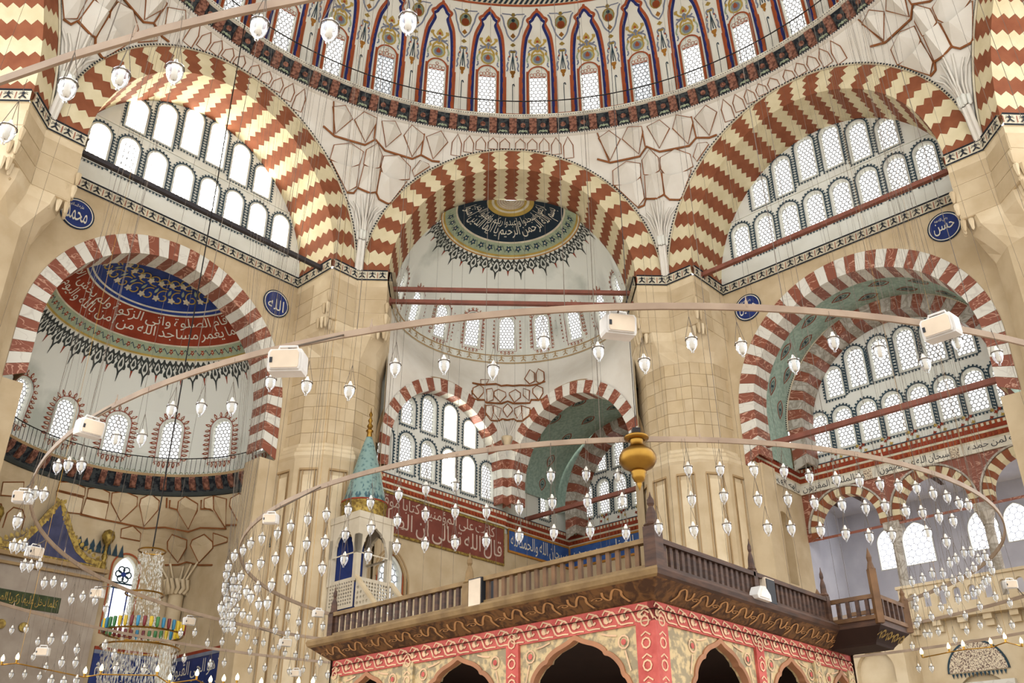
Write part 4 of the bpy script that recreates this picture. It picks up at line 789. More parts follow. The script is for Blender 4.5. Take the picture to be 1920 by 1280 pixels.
apc = thing('apse_ring_cornice', P(-45, 0, 24.4, 14.4), 'dark green corbelled cornice ring under the mihrab windows', 'cornice')
mb = MB(); A3 = np.arange(-90, 90.1, 3)
def apcyl(s, r, z): return P(-45, r*sin(radians(s)), APC+r*cos(radians(s)), z)
for pts, m in (([(5.6,14.2),(5.42,14.22),(5.38,14.3),(5.4,14.38)], 0), ([(5.4,14.38),(5.35,14.5),(5.2,14.75),(5.08,14.9)], 1), ([(5.06,14.9),(5.04,15.0),(5.6,15.05)], 2)): mb.grid([[apcyl(s, r, z) for s in A3] for r, z in pts], m)
ob('moulding', mb, ['fringe_dark', 'cornice_dark', 'stone_dark'], apc)
mb = MB(); pr = [(5.42,14.42),(5.28,14.46),(5.2,14.56),(5.14,14.62),(5.08,14.75),(5.05,14.9)]
for x in (-.12, .12): mb.poly([(x, r, z) for r, z in pr]+[(x, 5.45, 14.9)])
mb.grid([[(x, r, z) for r, z in pr] for x in (-.12, .12)]); cme = meshdata('corbel', mb, ['corbel_paint'])
for k in range(-13, 14):
    c = bpy.data.objects.new('corbel', cme); c.location = P(-45, 0, APC, 0); c.rotation_euler.z = radians(45-k*6.4); link(c, apc, apc['_b'])
mb = MB(); mb.tube([apcyl(s, 5.1, 15.7) for s in A3], .022, 5)
for s in np.arange(-89, 89, 2.2): x, y, z = apcyl(s, 5.1, 15.05); mb.box(x-.008, x+.008, y-.008, y+.008, 15.05, 15.7)
ob('railing', mb, ['iron'], apc)
mb = MB()
for s in np.arange(-88, 88, 2.4): g = lambda x, y, o, s=s: apm(s+x*10.2, y, o); mb.ribbon([(-.1,15.1),(-.06,15.24),(0,15.3),(.06,15.24),(.1,15.1)], .03, g, -.015, 0)
ob('painted_crest', mb, ['paint_sage'], apc)
aps = thing('apse_squinch', P(-45, 5.3, 24.3, 11.2), 'brown ribbed muqarnas squinch in the corner of the mihrab apse', 'squinch'); ribs = MB()
for i, pts in enumerate(AP_CELLS):
    if len(pts) < 3: continue
    mb = MB(); cell(mb, pts, ap2, .1 if i not in (2,3,4,5,7) else .045, 0, -.03, .6); co = ob('stone_cell', mb, ['stone_light' if i % 2 else 'stone'], aps); rb = MB(); rb.tube([ap2(x, z, -.04) for x, z in pts], .026, 4, 0, True); ob('rib', rb, ['rib_brown'], co)
for pts in AP_LINES:
    if len(pts) > 1: rb = MB(); rb.tube([ap2(x, z, -.04) for x, z in pts], .035, 5); ob('rib', rb, ['rib_brown'], aps)
for a in (-60, -52, -44, -36, -28, -20): rb = MB(); rb.tube([ap2(x, z, -.02) for x, z in ((a,11.95),(a,12.5),(a+1.5,12.75),(a+5,12.75),(a+6.5,12.5),(a+6.5,11.95))], .024, 4); ob('rib', rb, ['rib_brown'], aps)
cx, cy, _ = P(-45, 5.1, 24.2, 0)
mb = MB(); mb.tube([(cx, cy, 0), (cx, cy, 10.7)], .3, 10); ob('colonnette', mb, ['stone_light'], aps, True)
for j in range(9):
    a = radians(150+j*26); mb = MB(); mb.tube([(cx+.34*cos(a), cy+.34*sin(a), 10.65), (cx+.47*cos(a+.2), cy+.47*sin(a+.2), 10.85), (cx+.5*cos(a), cy+.5*sin(a), 11.2)], .09, 5); ob('capital_lobe', mb, ['stone_light'], aps, True)
mb = MB()
for j in range(-2, 3): mb.tube([ap2(45+j*1.2, 11.1, -.3), ap2(45+j*3.4, 11.9, -.06)], .05, 5)
ob('fan_rib', mb, ['stone_light'], aps, True)
# apse window with coloured tracery
ms = dict(window_meshes(1.0, 3.0, 'line', .21, 'daylit_glass', .35)); mb = MB(); mfw = lambda x, z, y: (x, y, z)
for j in range(6): mb.ribbon(disc(.2*cos(j*pi/3), 2.3+.2*sin(j*pi/3), .13, 1, 8), .055, mfw, .11, 0, True)
mb.shape(disc(0, 2.3, .11, 1, 8), mfw, .1, 1); mb.ribbon([(-.45,1.95),(.45,1.95)], .07, mfw, .11, 0); mb.ribbon([(-.45,1.75),(.45,1.75)], .06, mfw, .11, 0); mb.ribbon([(-.3,0.1),(-.3,1.75)], .06, mfw, .11, 1); mb.ribbon([(.3,0.1),(.3,1.75)], .06, mfw, .11, 1)
ms.pop('grille'); ms['tracery'] = meshdata('tracery', mb, ['paint_teal', 'cobalt']); place_window(ms, flat_mtx(-45, 2.95, 24.5, 8.85), 'tall bluish stained glass window beside the mihrab crown', None)
# mihrab crown on the rear wall
mh = thing('mihrab', P(-45, -.3, 24.4, 0), 'tall marble mihrab with pointed gilt crest and green inscription panel', 'mihrab'); mf = flat(-45, 24.3)
mb = MB(); mb.prism([(-3,0),(2.0,0),(2.0,10.9),(-2.6,10.9),(-3,10.9)], mf, -.12, .18); ob('marble_body', mb, ['marble_mihrab'], mh)
mb = MB(); mb.box(-3, 2.05, 23.95, 24.5, 10.9, 11.05, T=lambda x, y, z: P(-45, x, y, z)); mb.box(-3, 2.05, 24.05, 24.5, 10.62, 10.72, T=lambda x, y, z: P(-45, x, y, z)); ob('cornice', mb, ['stone_dark'], mh)
mb = MB(); cr = [(-2.5,11.05),(2.0,11.05),(1.9,11.25),(1.2,11.3),(.75,11.6),(.35,12.2),(.05,12.8),(-.25,13.25),(-.55,12.8),(-.85,12.2),(-1.25,11.6),(-1.7,11.3),(-2.4,11.25)]
mb.prism(cr, mf, -.2, -.02); ob('crest', mb, ['crest_blue'], mh)
mb = MB(); mb.ribbon(cr, .22, mf, -.215, 0, True, thick=.1); 
for j in range(16):
    t = j/15; 
    for q in (-1, 1):
        x = -.25+q*(.08+1.9*t**1.6); z = 13.2-1.95*t**.7; mb.shape(petal(x, z, pi/2-q*.5, .22, .16), mf, -.21, 1)
ob('crest_border', mb, ['gold_leaf', 'gold_leaf'], mh)
for x in (1.85, -2.4):
    mb = MB(); c = P(-45, x, 24.15, 0); mb.lathe([(.16,11.05),(.12,11.3),(.07,11.4),(.12,11.55),(.06,11.75),(.06,12.0),(.2,12.15),(.26,12.35),(.2,12.55),(.03,12.64)], c, 10); ob('finial', mb, ['gold_leaf'], mh, True)
mb = MB(); mb.prism([(-2.2,9.2),(.55,9.2),(.55,9.75),(-2.2,9.75)], mf, -.16, -.11); ob('inscription_panel', mb, ['green_panel'], mh)
mb = MB(); mb.text('كلما دخل عليها زكريا المحراب', -2.1, .45, 9.28, 9.66, mf, -.17); ob('lettering', mb, ['gold_leaf'], mh)
for x in (-.55, -1.35):
    mb = MB(); mb.prism(disc(x, 8.55, .17, 1, 14), mf, -.2, -.1); mb.shape(disc(x, 8.55, .1, 1, 10), mf, -.21); ob('gilt_boss', mb, ['gold_leaf'], mh)
mb = MB()
for x in np.arange(-3, 2.0, .26):
    if x > .35: mb.shape([(x-.12,11.75),(x+.12,11.75),(x+.08,11.9),(x+.1,11.98),(x,12.25),(x-.1,11.98),(x-.08,11.9)], flat(-45, 24.46), -.03)
for x in np.arange(2.1, 2.8, .26): mb.shape([(x-.12,11.75),(x+.12,11.75),(x+.08,11.9),(x,12.25),(x-.08,11.9)], flat(-45, 24.46), -.03)
ob('stencilled_crest', mb, ['paint_teal'], mh)
# blue inscription panels of the apse
def sideplane(u): return lambda s, t, o=0: P(-45, u+o, -s, t)      # wall perpendicular to the left bay (s = -depth)
for (mfp, x0, x1, z0, z1, tx, lb) in ((sideplane(5.4), -24.2, -18.3, 6.4, 8.05, 'الله لا اله الا هو الحي القيوم', 'long blue tile panel with white lettering on the apse side wall'), (flat(-45, 24.5), 2.3, 5.3, 6.5, 8.1, 'لا تاخذه سنة ولا نوم', 'blue tile panel with white lettering behind the crystal chandelier')):
    r = thing('inscription_panel', mfp((x0+x1)/2, z0), lb, 'panel')
    mb = MB(); mb.prism([(x0,z0),(x1,z0),(x1,z1),(x0,z1)], mfp, -.05, .0); ob('tile_field', mb, ['cobalt_deep'], r)
    mb = MB()
    for a, b in ((z0-.08, z0+.06), (z1-.04, z1+.1)): mb.prism([(x0,a),(x1,a),(x1,b),(x0,b)], mfp, -.07, 0, 0)
    mb.prism([(x0,z1+.1),(x1,z1+.1),(x1,z1+.22),(x0,z1+.22)], mfp, -.06, 0, 1); ob('border', mb, ['paint_bluegrey', 'paint_rust'], r)
    mb = MB(); mb.text(tx, x0+.15, x1-.15, z0+.75, z1-.12, mfp, -.06); mb.text(tx[::1], x0+.3, x1-.3, z0+.12, z0+.7, mfp, -.06); ob('lettering', mb, ['paint_white'], r)
mb = MB(); mfp = sideplane(5.4)
for x in np.arange(-20.1, -18.3, .22): mb.shape([(x-.1,11.6),(x+.1,11.6),(x+.06,11.75),(x+.08,11.85),(x,12.1),(x-.08,11.85),(x-.06,11.75)], mfp, -.02)
mb.ribbon([(-20.2,11.55),(-18.2,11.55)], .04, mfp, -.02); tn += 1
struct('trim_%d' % tn, mb, ['paint_teal'], 'stencilled crest frieze on the apse side wall')

# ------------------------------------------------------------------ wall on the left behind the half dome: windows, red panel, blue panel
mb = MB(); LW = [(9.64+1.243*i, 15.69, .8, 1.72) for i in range(6)]+[(10.85, 17.87, .76, 1.3), (12.08, 17.87, .8, 1.7), (13.4, 17.87, .8, 1.7), (14.65, 17.87, .76, 1.32)]
sw = (20.5, 15.95, .62, 1.55)
wall(mb, [(16.3,0),(22.3,0),(22.3,20.6),(16.3,20.6)], [archshape(*(sw[2:]), *(sw[:2]), 12)], flat(-45, 17.7), 0, 0, None, .26); wall(mb, [(8.9,0),(16.9,0),(16.9,20.6),(8.9,20.6)], [archshape(w, h, u, z, 12) for u, z, w, h in LW]+[archshape(1.15, 3.85, 10.33, 8.08, 12, .4)], flat(-45, 17.15), 0, 0, None, .26); mb.mesh([P(-45, 16.9, d, z) for d, z in ((17.15,0),(17.7,0),(17.7,20),(17.15,20))], [(0,1,2,3)])
struct('wall_qibla', mb, ['plaster'], 'white plaster wall with misty windows beside the minbar')
for i, (u, z, w, h) in enumerate(LW): place_window(window_meshes(w, h, 'crest', .16, 'sunlit_glass' if i in (3, 4, 8, 9) else 'daylit_glass'), flat_mtx(-45, u, 17.15, z), '%s arched window from the left in the %s row above the red inscription' % (nth(i if i < 6 else i-6), 'lower' if i < 6 else 'upper'), 'windows above the red inscription')
u, z, w, h = sw; place_window(window_meshes(w, h, 'crest', .16, 'daylit_glass'), flat_mtx(-45, u, 17.7, z), 'single arched window in the shade of the deep corner arch', None)
ms = dict(window_meshes(1.15, 3.85, 'line', .27, 'shaded_glass', .4)); place_window(ms, flat_mtx(-45, 10.33, 17.15, 8.08), 'tall pointed grey window behind the minbar stairs', None)
mb = MB()
for o_, w_ in ((.2, .1), (.38, .08)): mb.ribbon(archshape(1.15+2*o_, 3.85+o_, 10.33, 8.08, 14, .4)[1:], w_, flat(-45, 17.11), -.05, 0, thick=.1)
tn += 1; struct('trim_%d' % tn, mb, ['stone_dark'], 'stepped stone moulding round the pointed grey window')
mb = MB(); wall(mb, [(8.9,0),(16.92,0),(16.92,14.4),(8.9,14.4)], [archshape(1.9, 4.3, 10.33, 7.8, 12, .4)], flat(-45, 17.08), 0, 0, None, .06); wall(mb, [(16.92,0),(22.25,0),(22.25,14.55),(16.92,14.55)], [], flat(-45, 17.63)); mb.mesh([P(-45, 16.92, d, z) for d, z in ((17.08,0),(17.63,0),(17.63,14.5),(17.08,14.5))], [(0,1,2,3)]); struct('wall_qibla_dado', mb, ['stone'], 'honey coloured stone lower wall below the inscriptions')
mb = MB(); mq = flat(-45, 17.62)
def cornice_rows(mb, x0, x1, mfn, z=15.2):
    for a, b, m, o0 in ((z+.28, z+.34, 3, -.06), (z+.1, z+.28, 0, -.1), (z-.05, z+.1, 1, -.16), (z-.14, z-.05, 2, -.12), (z-.32, z-.14, 0, -.1), (z-.4, z-.32, 2, -.06)): mb.prism([(x0,a),(x1,a),(x1,b),(x0,b)], mfn, o0, .02, m)
    for x in np.arange(x0, x1, .2):
        mb.prism([(x+.02,z+.12),(x+.12,z+.12),(x+.12,z+.24),(x+.02,z+.24)], mfn, -.14, -.1, 2); mb.prism([(x+.02,z-.3),(x+.12,z-.3),(x+.12,z-.18),(x+.02,z-.18)], mfn, -.14, -.1, 1)
mqa = flat(-45, 17.07); cornice_rows(mb, 8.9, 16.95, mqa, 14.98); cornice_rows(mb, 16.9, 22.2, mq); tn += 1; struct('trim_%d' % tn, mb, ['paint_red', 'paint_rust', 'paint_cream', 'paint_teal'], 'red dentilled cornice above the inscriptions on the rear wall')
def inscription(mfp, x0, x1, z0, z1, tx, lb, field, frame, ink, ty=None):
    r = thing('inscription_panel', mfp((x0+x1)/2, z0), lb, 'panel')
    mb = MB(); mb.prism([(x0,z0),(x1,z0),(x1,z1),(x0,z1)], mfp, -.05, 0); fld = ob('field', mb, [field], r)
    mb = MB(); mb.ribbon([(x0,z0),(x1,z0),(x1,z1),(x0,z1)], .1, mfp, -.08, 0, True, thick=.08); ob('frame', mb, [frame], r)
    mb = MB(); h = z1-z0
    if ty: mb.text(ty, x0+.15, x1-.6, z0+h*.52, z1-.08, mfp, -.06); mb.text(tx, x0+.2, x1-.15, z0+.08, z0+h*.6, mfp, -.06)
    else: mb.text(tx, x0+.15, x1-.15, z0+.1, z1-.1, mfp, -.06)
    ob('lettering', mb, [ink], fld)
inscription(mqa, 8.95, 16.85, 12.82, 14.5, 'قال الله تعالى ان الصلوة', 'large dark red panel with white lettering under the misty windows', 'panel_rust', 'gold_leaf', 'panel_ink', 'كانت على المؤمنين كتابا موقوتا')
inscription(mq, 17.75, 22.15, 13.75, 14.78, 'سبحان الله والحمد لله', 'blue lettered panel left of the deep corner', 'tile_blue', 'paint_ochre', 'paint_white')

# ------------------------------------------------------------------ deep corner bay behind the right hand corner arch
mb = MB(); RW = [(-16.4+1.06*i, 16.12, .72, 1.74) for i in range(7)]+[(-15.4, 18.35, .66, 1.0), (-14.3, 18.35, .7, 1.55), (-13.25, 18.35, .7, 1.7), (-12.2, 18.35, .7, 1.7), (-11.15, 18.35, .7, 1.5)]
wall(mb, [(-17.7,0),(-8.4,0),(-8.4,20.8),(-17.7,20.8)], [archshape(w, h, u, z, 12) for u, z, w, h in RW], flat(45, 22.3), 0, 0, None, .26); mb2_ = MB(); wall(mb2_, [(-17.62,0),(-8.4,0),(-8.4,14.75),(-17.62,14.75)], [], flat(45, 22.26)); struct('wall_corner_dado', mb2_, ['stone'], 'stone lower wall at the back of the deep corner bay'); struct('wall_corner_bay', mb, ['plaster'], 'white window wall at the back of the deep corner bay')
for i, (u, z, w, h) in enumerate(RW): place_window(window_meshes(w, h, 'crest', .15, 'daylit_glass'), flat_mtx(45, u, 22.3, z), '%s window from the left in the %s row behind the brass urn' % (nth(i if i < 7 else i-7), 'lower' if i < 7 else 'upper'), 'windows behind the brass urn')
def vault(nm, phi, u0, zc, a, b, d0, d1, label, zlow):
    mb = MB(); t = [(u0+a, zlow)]+arcpts(a, b, u0, zc, 36)+[(u0-a, zlow)]; mb.grid([[P(phi, x, d, z) for x, z in t] for d in np.linspace(d0, d1, 4)])
    o = struct(nm, mb, ['vault_green'], label, True); dm_ = MB()
    for j in range(1, 18):
        th = pi*j/18
        for q, dd in enumerate(((d0*.7+d1*.3), (d0*.3+d1*.7))):
            if (j+q) % 2: continue
            g = lambda x, y, oo, th=th, dd=dd: P(phi, u0+(a-.02)*cos(th+x/a), dd+y, zc+(b-.02)*sin(th+x/a))
            dm_.ribbon(petal(-.42, 0, 0, .84, .42, 1, 7), .05, g, 0, 0, True); dm_.ribbon(petal(-.25, 0, 0, .5, .2, 1, 5), .035, g, 0, 1, True); dm_.shape(disc(0, 0, .07, 1, 6), g, 0, 1)
    ob('painted_leaf', dm_, ['paint_rust', 'paint_teal'], o); return o
vault('ceiling_corner_bay', 45, -LU, 17.0, 4.75, 3.4, 17.3, 21.4, 'green painted barrel vault of the deep corner bay', 16.9)
arch('inner striped arch of the corner bay behind the brass urn', 45, 21.35, 22.28, -LU, 16.4, 3.55, 3.55, 4.2, 4.2, 27, ['marble_grey', 'marble_red'], 0, 3, 2, 1, bead=False, gap=.03, core='vault_green', back=.9)
mb = MB(); mb.box(-17.6, -8.5, 18.9, 19.08, 15.45, 15.63, T=lambda x, y, z: P(45, x, y, z)); tag(ob('tie_beam', mb, ['iron_tie']), 'rust red tie beam low across the deep corner bay', 'beam')
mb = MB(); cornice_rows(mb, -17.7, -8.5, flat(45, 22.24)); tn += 1; struct('trim_%d' % tn, mb, ['paint_red', 'paint_rust', 'paint_cream', 'paint_teal'], 'red dentilled cornice under the windows behind the urn')
inscription(flat(45, 22.25), -17.5, -10.5, 13.75, 14.78, 'سبحان ربي العظيم وبحمده', 'blue lettered panel right of the deep corner behind the railing', 'tile_blue', 'paint_ochre', 'paint_white')
def flowers(phi, d, us, z, who):
    mb = MB(); mf = flat(phi, d)
    for u in us:
        for j in range(5):
            x = u+(-.2, .2, 0, -.12, .14)[j]; y = z+(0, .02, .18, .28, .27)[j]
            for p in range(4): mb.shape(petal(x, y, p*pi/2+.4, .09, .06), mf, -.02, j % 2)
        mb.ribbon([(u,z-.25),(u,z+.2)], .03, mf, -.018, 2)
    global tn; tn += 1; struct('trim_%d' % tn, mb, ['paint_rust', 'paint_gold', 'paint_sage'], 'row of painted flowers '+who)
flowers(45, 22.28, [-16.4+1.06*i for i in range(7)], 15.75, 'under the windows behind the urn')

# ------------------------------------------------------------------ right bay: vault, window wall, lettered band and gallery arcade
vault('ceiling_gallery_bay', 45, 0, AZC, 4.66, 4.5, 19.25, 21.3, 'green painted barrel vault of the right hand window bay', 15.45)
arch('inner arch of brown and grey stripes round the right hand window wall', 45, 21.25, 22.28, 0, AZC, 3.95, 3.9, 4.58, 4.5, 31, ['marble_grey', 'marble_red'], 0, 4, 2, 1, bead=True, gap=.03)
CW = [(-3.68+1.07*i, 16.2, .76, 1.77) for i in range(8)]+[(-2.72, 18.5, .74, 1.37), (-1.66, 18.65, .78, 1.82), (-.58, 18.7, .78, 1.87), (.52, 18.72, .78, 1.87), (1.62, 18.7, .78, 1.82), (2.75, 18.6, .74, 1.37)]
GA = [(-3.15+3.44*i) for i in range(3)]
mb = MB(); wall(mb, [(-4.95,14.66),(5.4,14.66),(5.4,21.8),(-4.95,21.8)], [archshape(w, h, u, z, 12) for u, z, w, h in CW], flat(45, 22.3), 0, 0, None, .26); struct('wall_gallery_windows', mb, ['plaster'], 'white window wall under the right hand green vault')
for i, (u, z, w, h) in enumerate(CW): place_window(window_meshes(w, h, 'crest', .175, 'daylit_glass'), flat_mtx(45, u, 22.3, z), '%s arched window from the left in the %s row under the green vault' % (nth(i if i < 8 else i-8), 'lower' if i < 8 else 'upper'), 'windows under the green vault')
mb = MB(); mb.box(-4.6, 4.6, 18.8, 18.98, 15.68, 15.88, T=lambda x, y, z: P(45, x, y, z)); tag(ob('tie_beam', mb, ['iron_tie']), 'rust red tie beam across the windows under the green vault', 'beam')
flowers(45, 22.28, [-3.15+1.07*i for i in range(8)], 15.82, 'under the windows of the green vault')
mb = MB(); cornice_rows(mb, -4.95, 5.4, flat(45, 22.24), 15.4); tn += 1; struct('trim_%d' % tn, mb, ['paint_red', 'paint_rust', 'paint_cream', 'paint_teal'], 'red rope cornice above the black lettering on the right')
mfB = flat(45, 22.22); r = thing('lettered_band', mfB(0, 14.65), 'white band with black Arabic lettering above the gallery arches', 'inscription')
mb = MB(); mb.prism([(-4.95,14.6),(5.4,14.6),(5.4,15.02),(-4.95,15.02)], mfB, -.03, .05); ob('white_band', mb, ['paint_white'], r)
mb = MB(); x = -4.8
for tx, wd in (('ولا الملئكة المقربون', 3.0), ('سبحان الله عما يصفون', 3.1), ('سمع الله لمن حمده', 3.0)): mb.text(tx, x, x+wd-.3, 14.63, 14.99, mfB, -.04); x += wd+.35
ob('lettering', mb, ['paint_black'], r)
mb = MB()
for x in (-1.95, 1.5, 4.9): mb.prism([(x-.18,14.61),(x+.18,14.61),(x+.18,15.0),(x-.18,15.0)], mfB, -.036, -.03)
ob('patterned_square', mb, ['tile_lunette'], r)
mb = MB(); sp = lambda s, t, o=0: P(45, -4.95-o, -s if 0 else s, t)      # end wall of the bay (s = depth)
wall(mb, [(18.3,0),(22.35,0),(22.35,16.9),(18.3,16.9)], [archshape(1.1, 2.9, 20.4, 10.6, 12)], lambda s, t, o=0: P(45, -4.95-o, s, t), 0, 0, None, .35)
mb.mesh([P(45, -5.3, s, t) for s, t in ((19.6,10.4),(21.2,10.4),(21.2,13.8),(19.6,13.8))], [(0,1,2,3)]); struct('wall_bay_end', mb, ['stone'], 'stone end wall with round headed niche beside the gallery arches')
me_ = lambda s, t, o=0: P(45, -4.93-o, s, t); mb = MB(); mb.prism([(18.4,14.6),(22.2,14.6),(22.2,15.02),(18.4,15.02)], me_, -.05, 0); r2 = thing('lettered_band', me_(20, 14.6), 'short lettered white band on the end wall above the niche', 'inscription'); ob('white_band', mb, ['paint_white'], r2)
mb = MB(); mb.text('والله اكبر ولا حول', 18.6, 22.0, 14.63, 14.99, lambda s, t, o=0: me_(40.6-s, t, o), -.06); ob('lettering', mb, ['paint_black'], r2)
mb = MB(); cornice_rows(mb, 18.4, 22.25, me_, 15.4); tn += 1; struct('trim_%d' % tn, mb, ['paint_red', 'paint_rust', 'paint_cream', 'paint_teal'], 'red rope cornice turning onto the bay end wall')
# arcade
mb = MB(); hol = [arcpts(1.62, 1.62, u, 12.95, 20)+[(u-1.62,12.7),(u+1.62,12.7)] for u in GA]
wall(mb, [(-4.95,12.6),(5.6,12.6),(5.6,14.66),(-4.95,14.66)], hol, flat(45, 22.3), 0, 0, None, .3); mb2 = mb; struct('wall_arcade', mb, ['marble_red'], 'veined red spandrels over the gallery arcade')
for i, u in enumerate(GA):
    arch('%s small arch from the left of the gallery arcade with brown and cream stones' % nth(i), 45, 22.27, 22.75, u, 12.95, 1.3, 1.3, 1.6, 1.6, 19, ['arch_red', 'arch_cream'], 0, 1, 1, 1, bead=False, gap=.04, group='gallery arcade arches')
    mb = MB(); mb.ribbon(arcpts(1.66, 1.66, u, 12.95, 24), .07, flat(45, 22.26), -.04, 0, thick=.08); tn += 1; struct('trim_%d' % tn, mb, ['marble_grey'], 'grey hood moulding over the %s gallery arch' % nth(i))
for i, u in enumerate((-1.43, 2.01, 5.45)):
    c = P(45, u, 22.5, 0); root = thing('gallery_column', (c[0], c[1], 9.0), 'grey marble gallery column, %s from the left' % nth(i), 'column')
    mb = MB(); mb.box(-.32, .32, -.28, .28, 12.45, 12.75, T=lambda x, y, z: (c[0]+x*.707+y*.707, c[1]-x*.707+y*.707, z)); mb.lathe([(.2,11.95),(.22,12.1),(.34,12.45)], (c[0],c[1],0), 8); ob('capital', mb, ['marble_grey'], root)
    mb = MB(); mb.lathe([(.24,9.0),(.24,9.3),(.19,9.4),(.17,11.95)], (c[0],c[1],0), 12); ob('shaft', mb, ['marble_grey'], root, True)
mb = MB(); mb.tube([P(45, -4.9, 22.5, 12.72), P(45, 5.5, 22.5, 12.72)], .045, 6); tag(ob('tie_rod', mb, ['iron_tie']), 'thin rusty tie rod along the gallery arches', 'rod')
# gallery room behind
mb = MB(); GW = [(-2.95, 11.8, 1.0, 1.7), (-1.75, 11.8, 1.25, 1.75), (.9, 11.9, 1.2, 1.6), (2.2, 12.0, 1.0, 1.5)]
wall(mb, [(-5,8.6),(6.5,8.6),(6.5,15.2),(-5,15.2)], [archshape(w, h, u, z, 12, .25) for u, z, w, h in GW], flat(45, 25.6), 0, 0, None, .26)
mb.mesh([P(45, x, d, z) for x, d, z in ((-5,22.3,15.0),(6.5,22.3,15.0),(6.5,25.6,14.4),(-5,25.6,14.4))], [(0,1,2,3)]); mb.mesh([P(45, x, d, z) for x, d, z in ((-4.98,22.4,8.6),(-4.98,25.6,8.6),(-4.98,25.6,15.2),(-4.98,22.4,15.2))], [(0,1,2,3)])
struct('wall_gallery_room', mb, ['gallery_plaster'], 'pale lilac plaster room behind the gallery arcade')
for i, (u, z, w, h) in enumerate(GW): place_window(window_meshes(w, h, None, .28, 'daylit_glass_blue', .25), flat_mtx(45, u, 25.6, z), '%s glaring bluish window from the left in the gallery room' % nth(i), 'glaring gallery windows')
for i, x in enumerate(np.arange(-4.4, 6, 1.1)):
    mb = MB(); mb.box(x-.07, x+.07, 22.4, 25.6, 14.55, 14.75, T=lambda a, b, c: P(45, a, b, c)); tag(ob('ceiling_joist', mb, ['wood_dark']), 'dark timber joist under the gallery ceiling, %s from the left' % nth(i), 'joist', 'gallery ceiling joists')
# gallery parapet, corbel table and lunette wall
par = thing('gallery_parapet', P(45, 1, 20.5, 8.5), 'pale stone gallery parapet with small arched openings', 'parapet'); mfp = flat(45, 20.5)
mb = MB(); ox = [-.55+.52*i for i in range(12)]; wall(mb, [(-1.0,8.62),(5.6,8.62),(5.6,9.72),(-1.0,9.72)], [archshape(.26, .52, x, 9.0, 8) for x in ox], mfp, 0, 0, None, .16); wall(mb, [(-1.0,8.62),(5.6,8.62),(5.6,9.72),(-1.0,9.72)], [archshape(.26, .52, x, 9.0, 8) for x in ox], mfp, .16); ob('pierced_slab', mb, ['stone_light'], par)
mb = MB(); mb.box(-1.05, 5.6, 20.42, 20.74, 9.72, 9.82, T=lambda x, y, z: P(45, x, y, z)); ob('coping', mb, ['stone_light'], par)
mb = MB(); mb.box(-1.05, 5.6, 20.36, 22.4, 8.5, 8.64, T=lambda x, y, z: P(45, x, y, z)); ob('floor_slab', mb, ['stone'], par)
for x in np.arange(-.7, 5.5, .85):
    mb = MB(); mb.box(x-.14, x+.14, 20.45, 20.9, 8.32, 8.5, T=lambda a, b, c: P(45, a, b, c)); mb.box(x-.14, x+.14, 20.6, 20.9, 8.12, 8.34, T=lambda a, b, c: P(45, a, b, c)); ob('bracket', mb, ['stone_light'], par)
mb = MB(); wall(mb, [(-5.2,0),(5.6,0),(5.6,8.5),(-5.2,8.5)], [archshape(1.7, 2.4, 1.1, 4.3, 12)], flat(45, 20.8), 0, 0, None, .2); mb.mesh([P(45, x, 21.0, z) for x, z in ((0,4),(2.2,4),(2.2,7),(0,7))], [(0,1,2,3)]); struct('wall_under_gallery', mb, ['stone_light'], 'pale stone wall below the gallery parapet')
lun = thing('tiled_lunette', P(45, 1.1, 20.8, 6.7), 'speckled tile lunette with fringed lower edge on the wall under the gallery', 'lunette'); mfl_ = flat(45, 20.8)
mb = MB(); mb.prism([(.15,6.75),(2.05,6.75)]+arcpts(.95, .95, 1.1, 6.75, 16), mfl_, -.06, 0); ob('tile_field', mb, ['tile_lunette'], lun)
mb = MB()
for x in np.arange(.2, 2.0, .13): mb.shape([(x,6.72),(x+.1,6.72),(x+.05,6.56)], mfl_, -.05)
mb.ribbon(arcpts(.98, .98, 1.1, 6.75, 20), .06, mfl_, -.07, 0, thick=.07); ob('fringe', mb, ['paint_teal'], lun)
mb = MB(); mb.box(.0, 2.2, 20.6, 20.85, 6.1, 6.4, T=lambda x, y, z: P(45, x, y, z)); ob('lintel', mb, ['marble_white'], lun)
buttress = MB(); bx0, bx1 = -2.95, -.8; wall(buttress, [(bx0,0),(bx1,0),(bx1,8.3),(bx0,8.3)], [archshape(1.35, 1.1, (bx0+bx1)/2, 6.5, 12)], flat(45, 19.5), 0, 0, None, .25)
buttress.mesh([P(45, x, 19.75, z) for x, z in ((bx0,6),(bx1,6),(bx1,8),(bx0,8))], [(0,1,2,3)])
for x in (bx0, bx1): buttress.mesh([P(45, x, d, z) for d, z in ((19.5,0),(20.9,0),(20.9,8.3),(19.5,8.3))], [(0,1,2,3)])
buttress.mesh([P(45, x, d, 8.3) for x, d in ((bx0,19.5),(bx1,19.5),(bx1,20.9),(bx0,20.9))], [(0,1,2,3)]); struct('wall_buttress', buttress, ['stone_light'], 'pale stone pier with shallow niche behind the balcony')
mb = MB(); mb.grid([[(x, y, 0) for x in (-45, 45)] for y in (-45, 45)]); struct('floor', mb, ['carpet'], 'unseen carpet floor of the prayer hall, paled to bounce light')
mb = MB()
for q in (-1, 1):
    mb.mesh([(q*5.33, y, z) for y, z in ((17.9,0),(19.6,0),(19.6,22.6),(17.9,22.6))], [(0,1,2,3)]); mb.mesh([(x*q, 19.6, z) for x, z in ((5.33,0),(8.5,0),(8.5,22.6),(5.33,22.6))], [(0,1,2,3)])
struct('wall_exedra_jamb', mb, ['stone'], 'narrow stone jambs between the centre piers and the middle exedra')
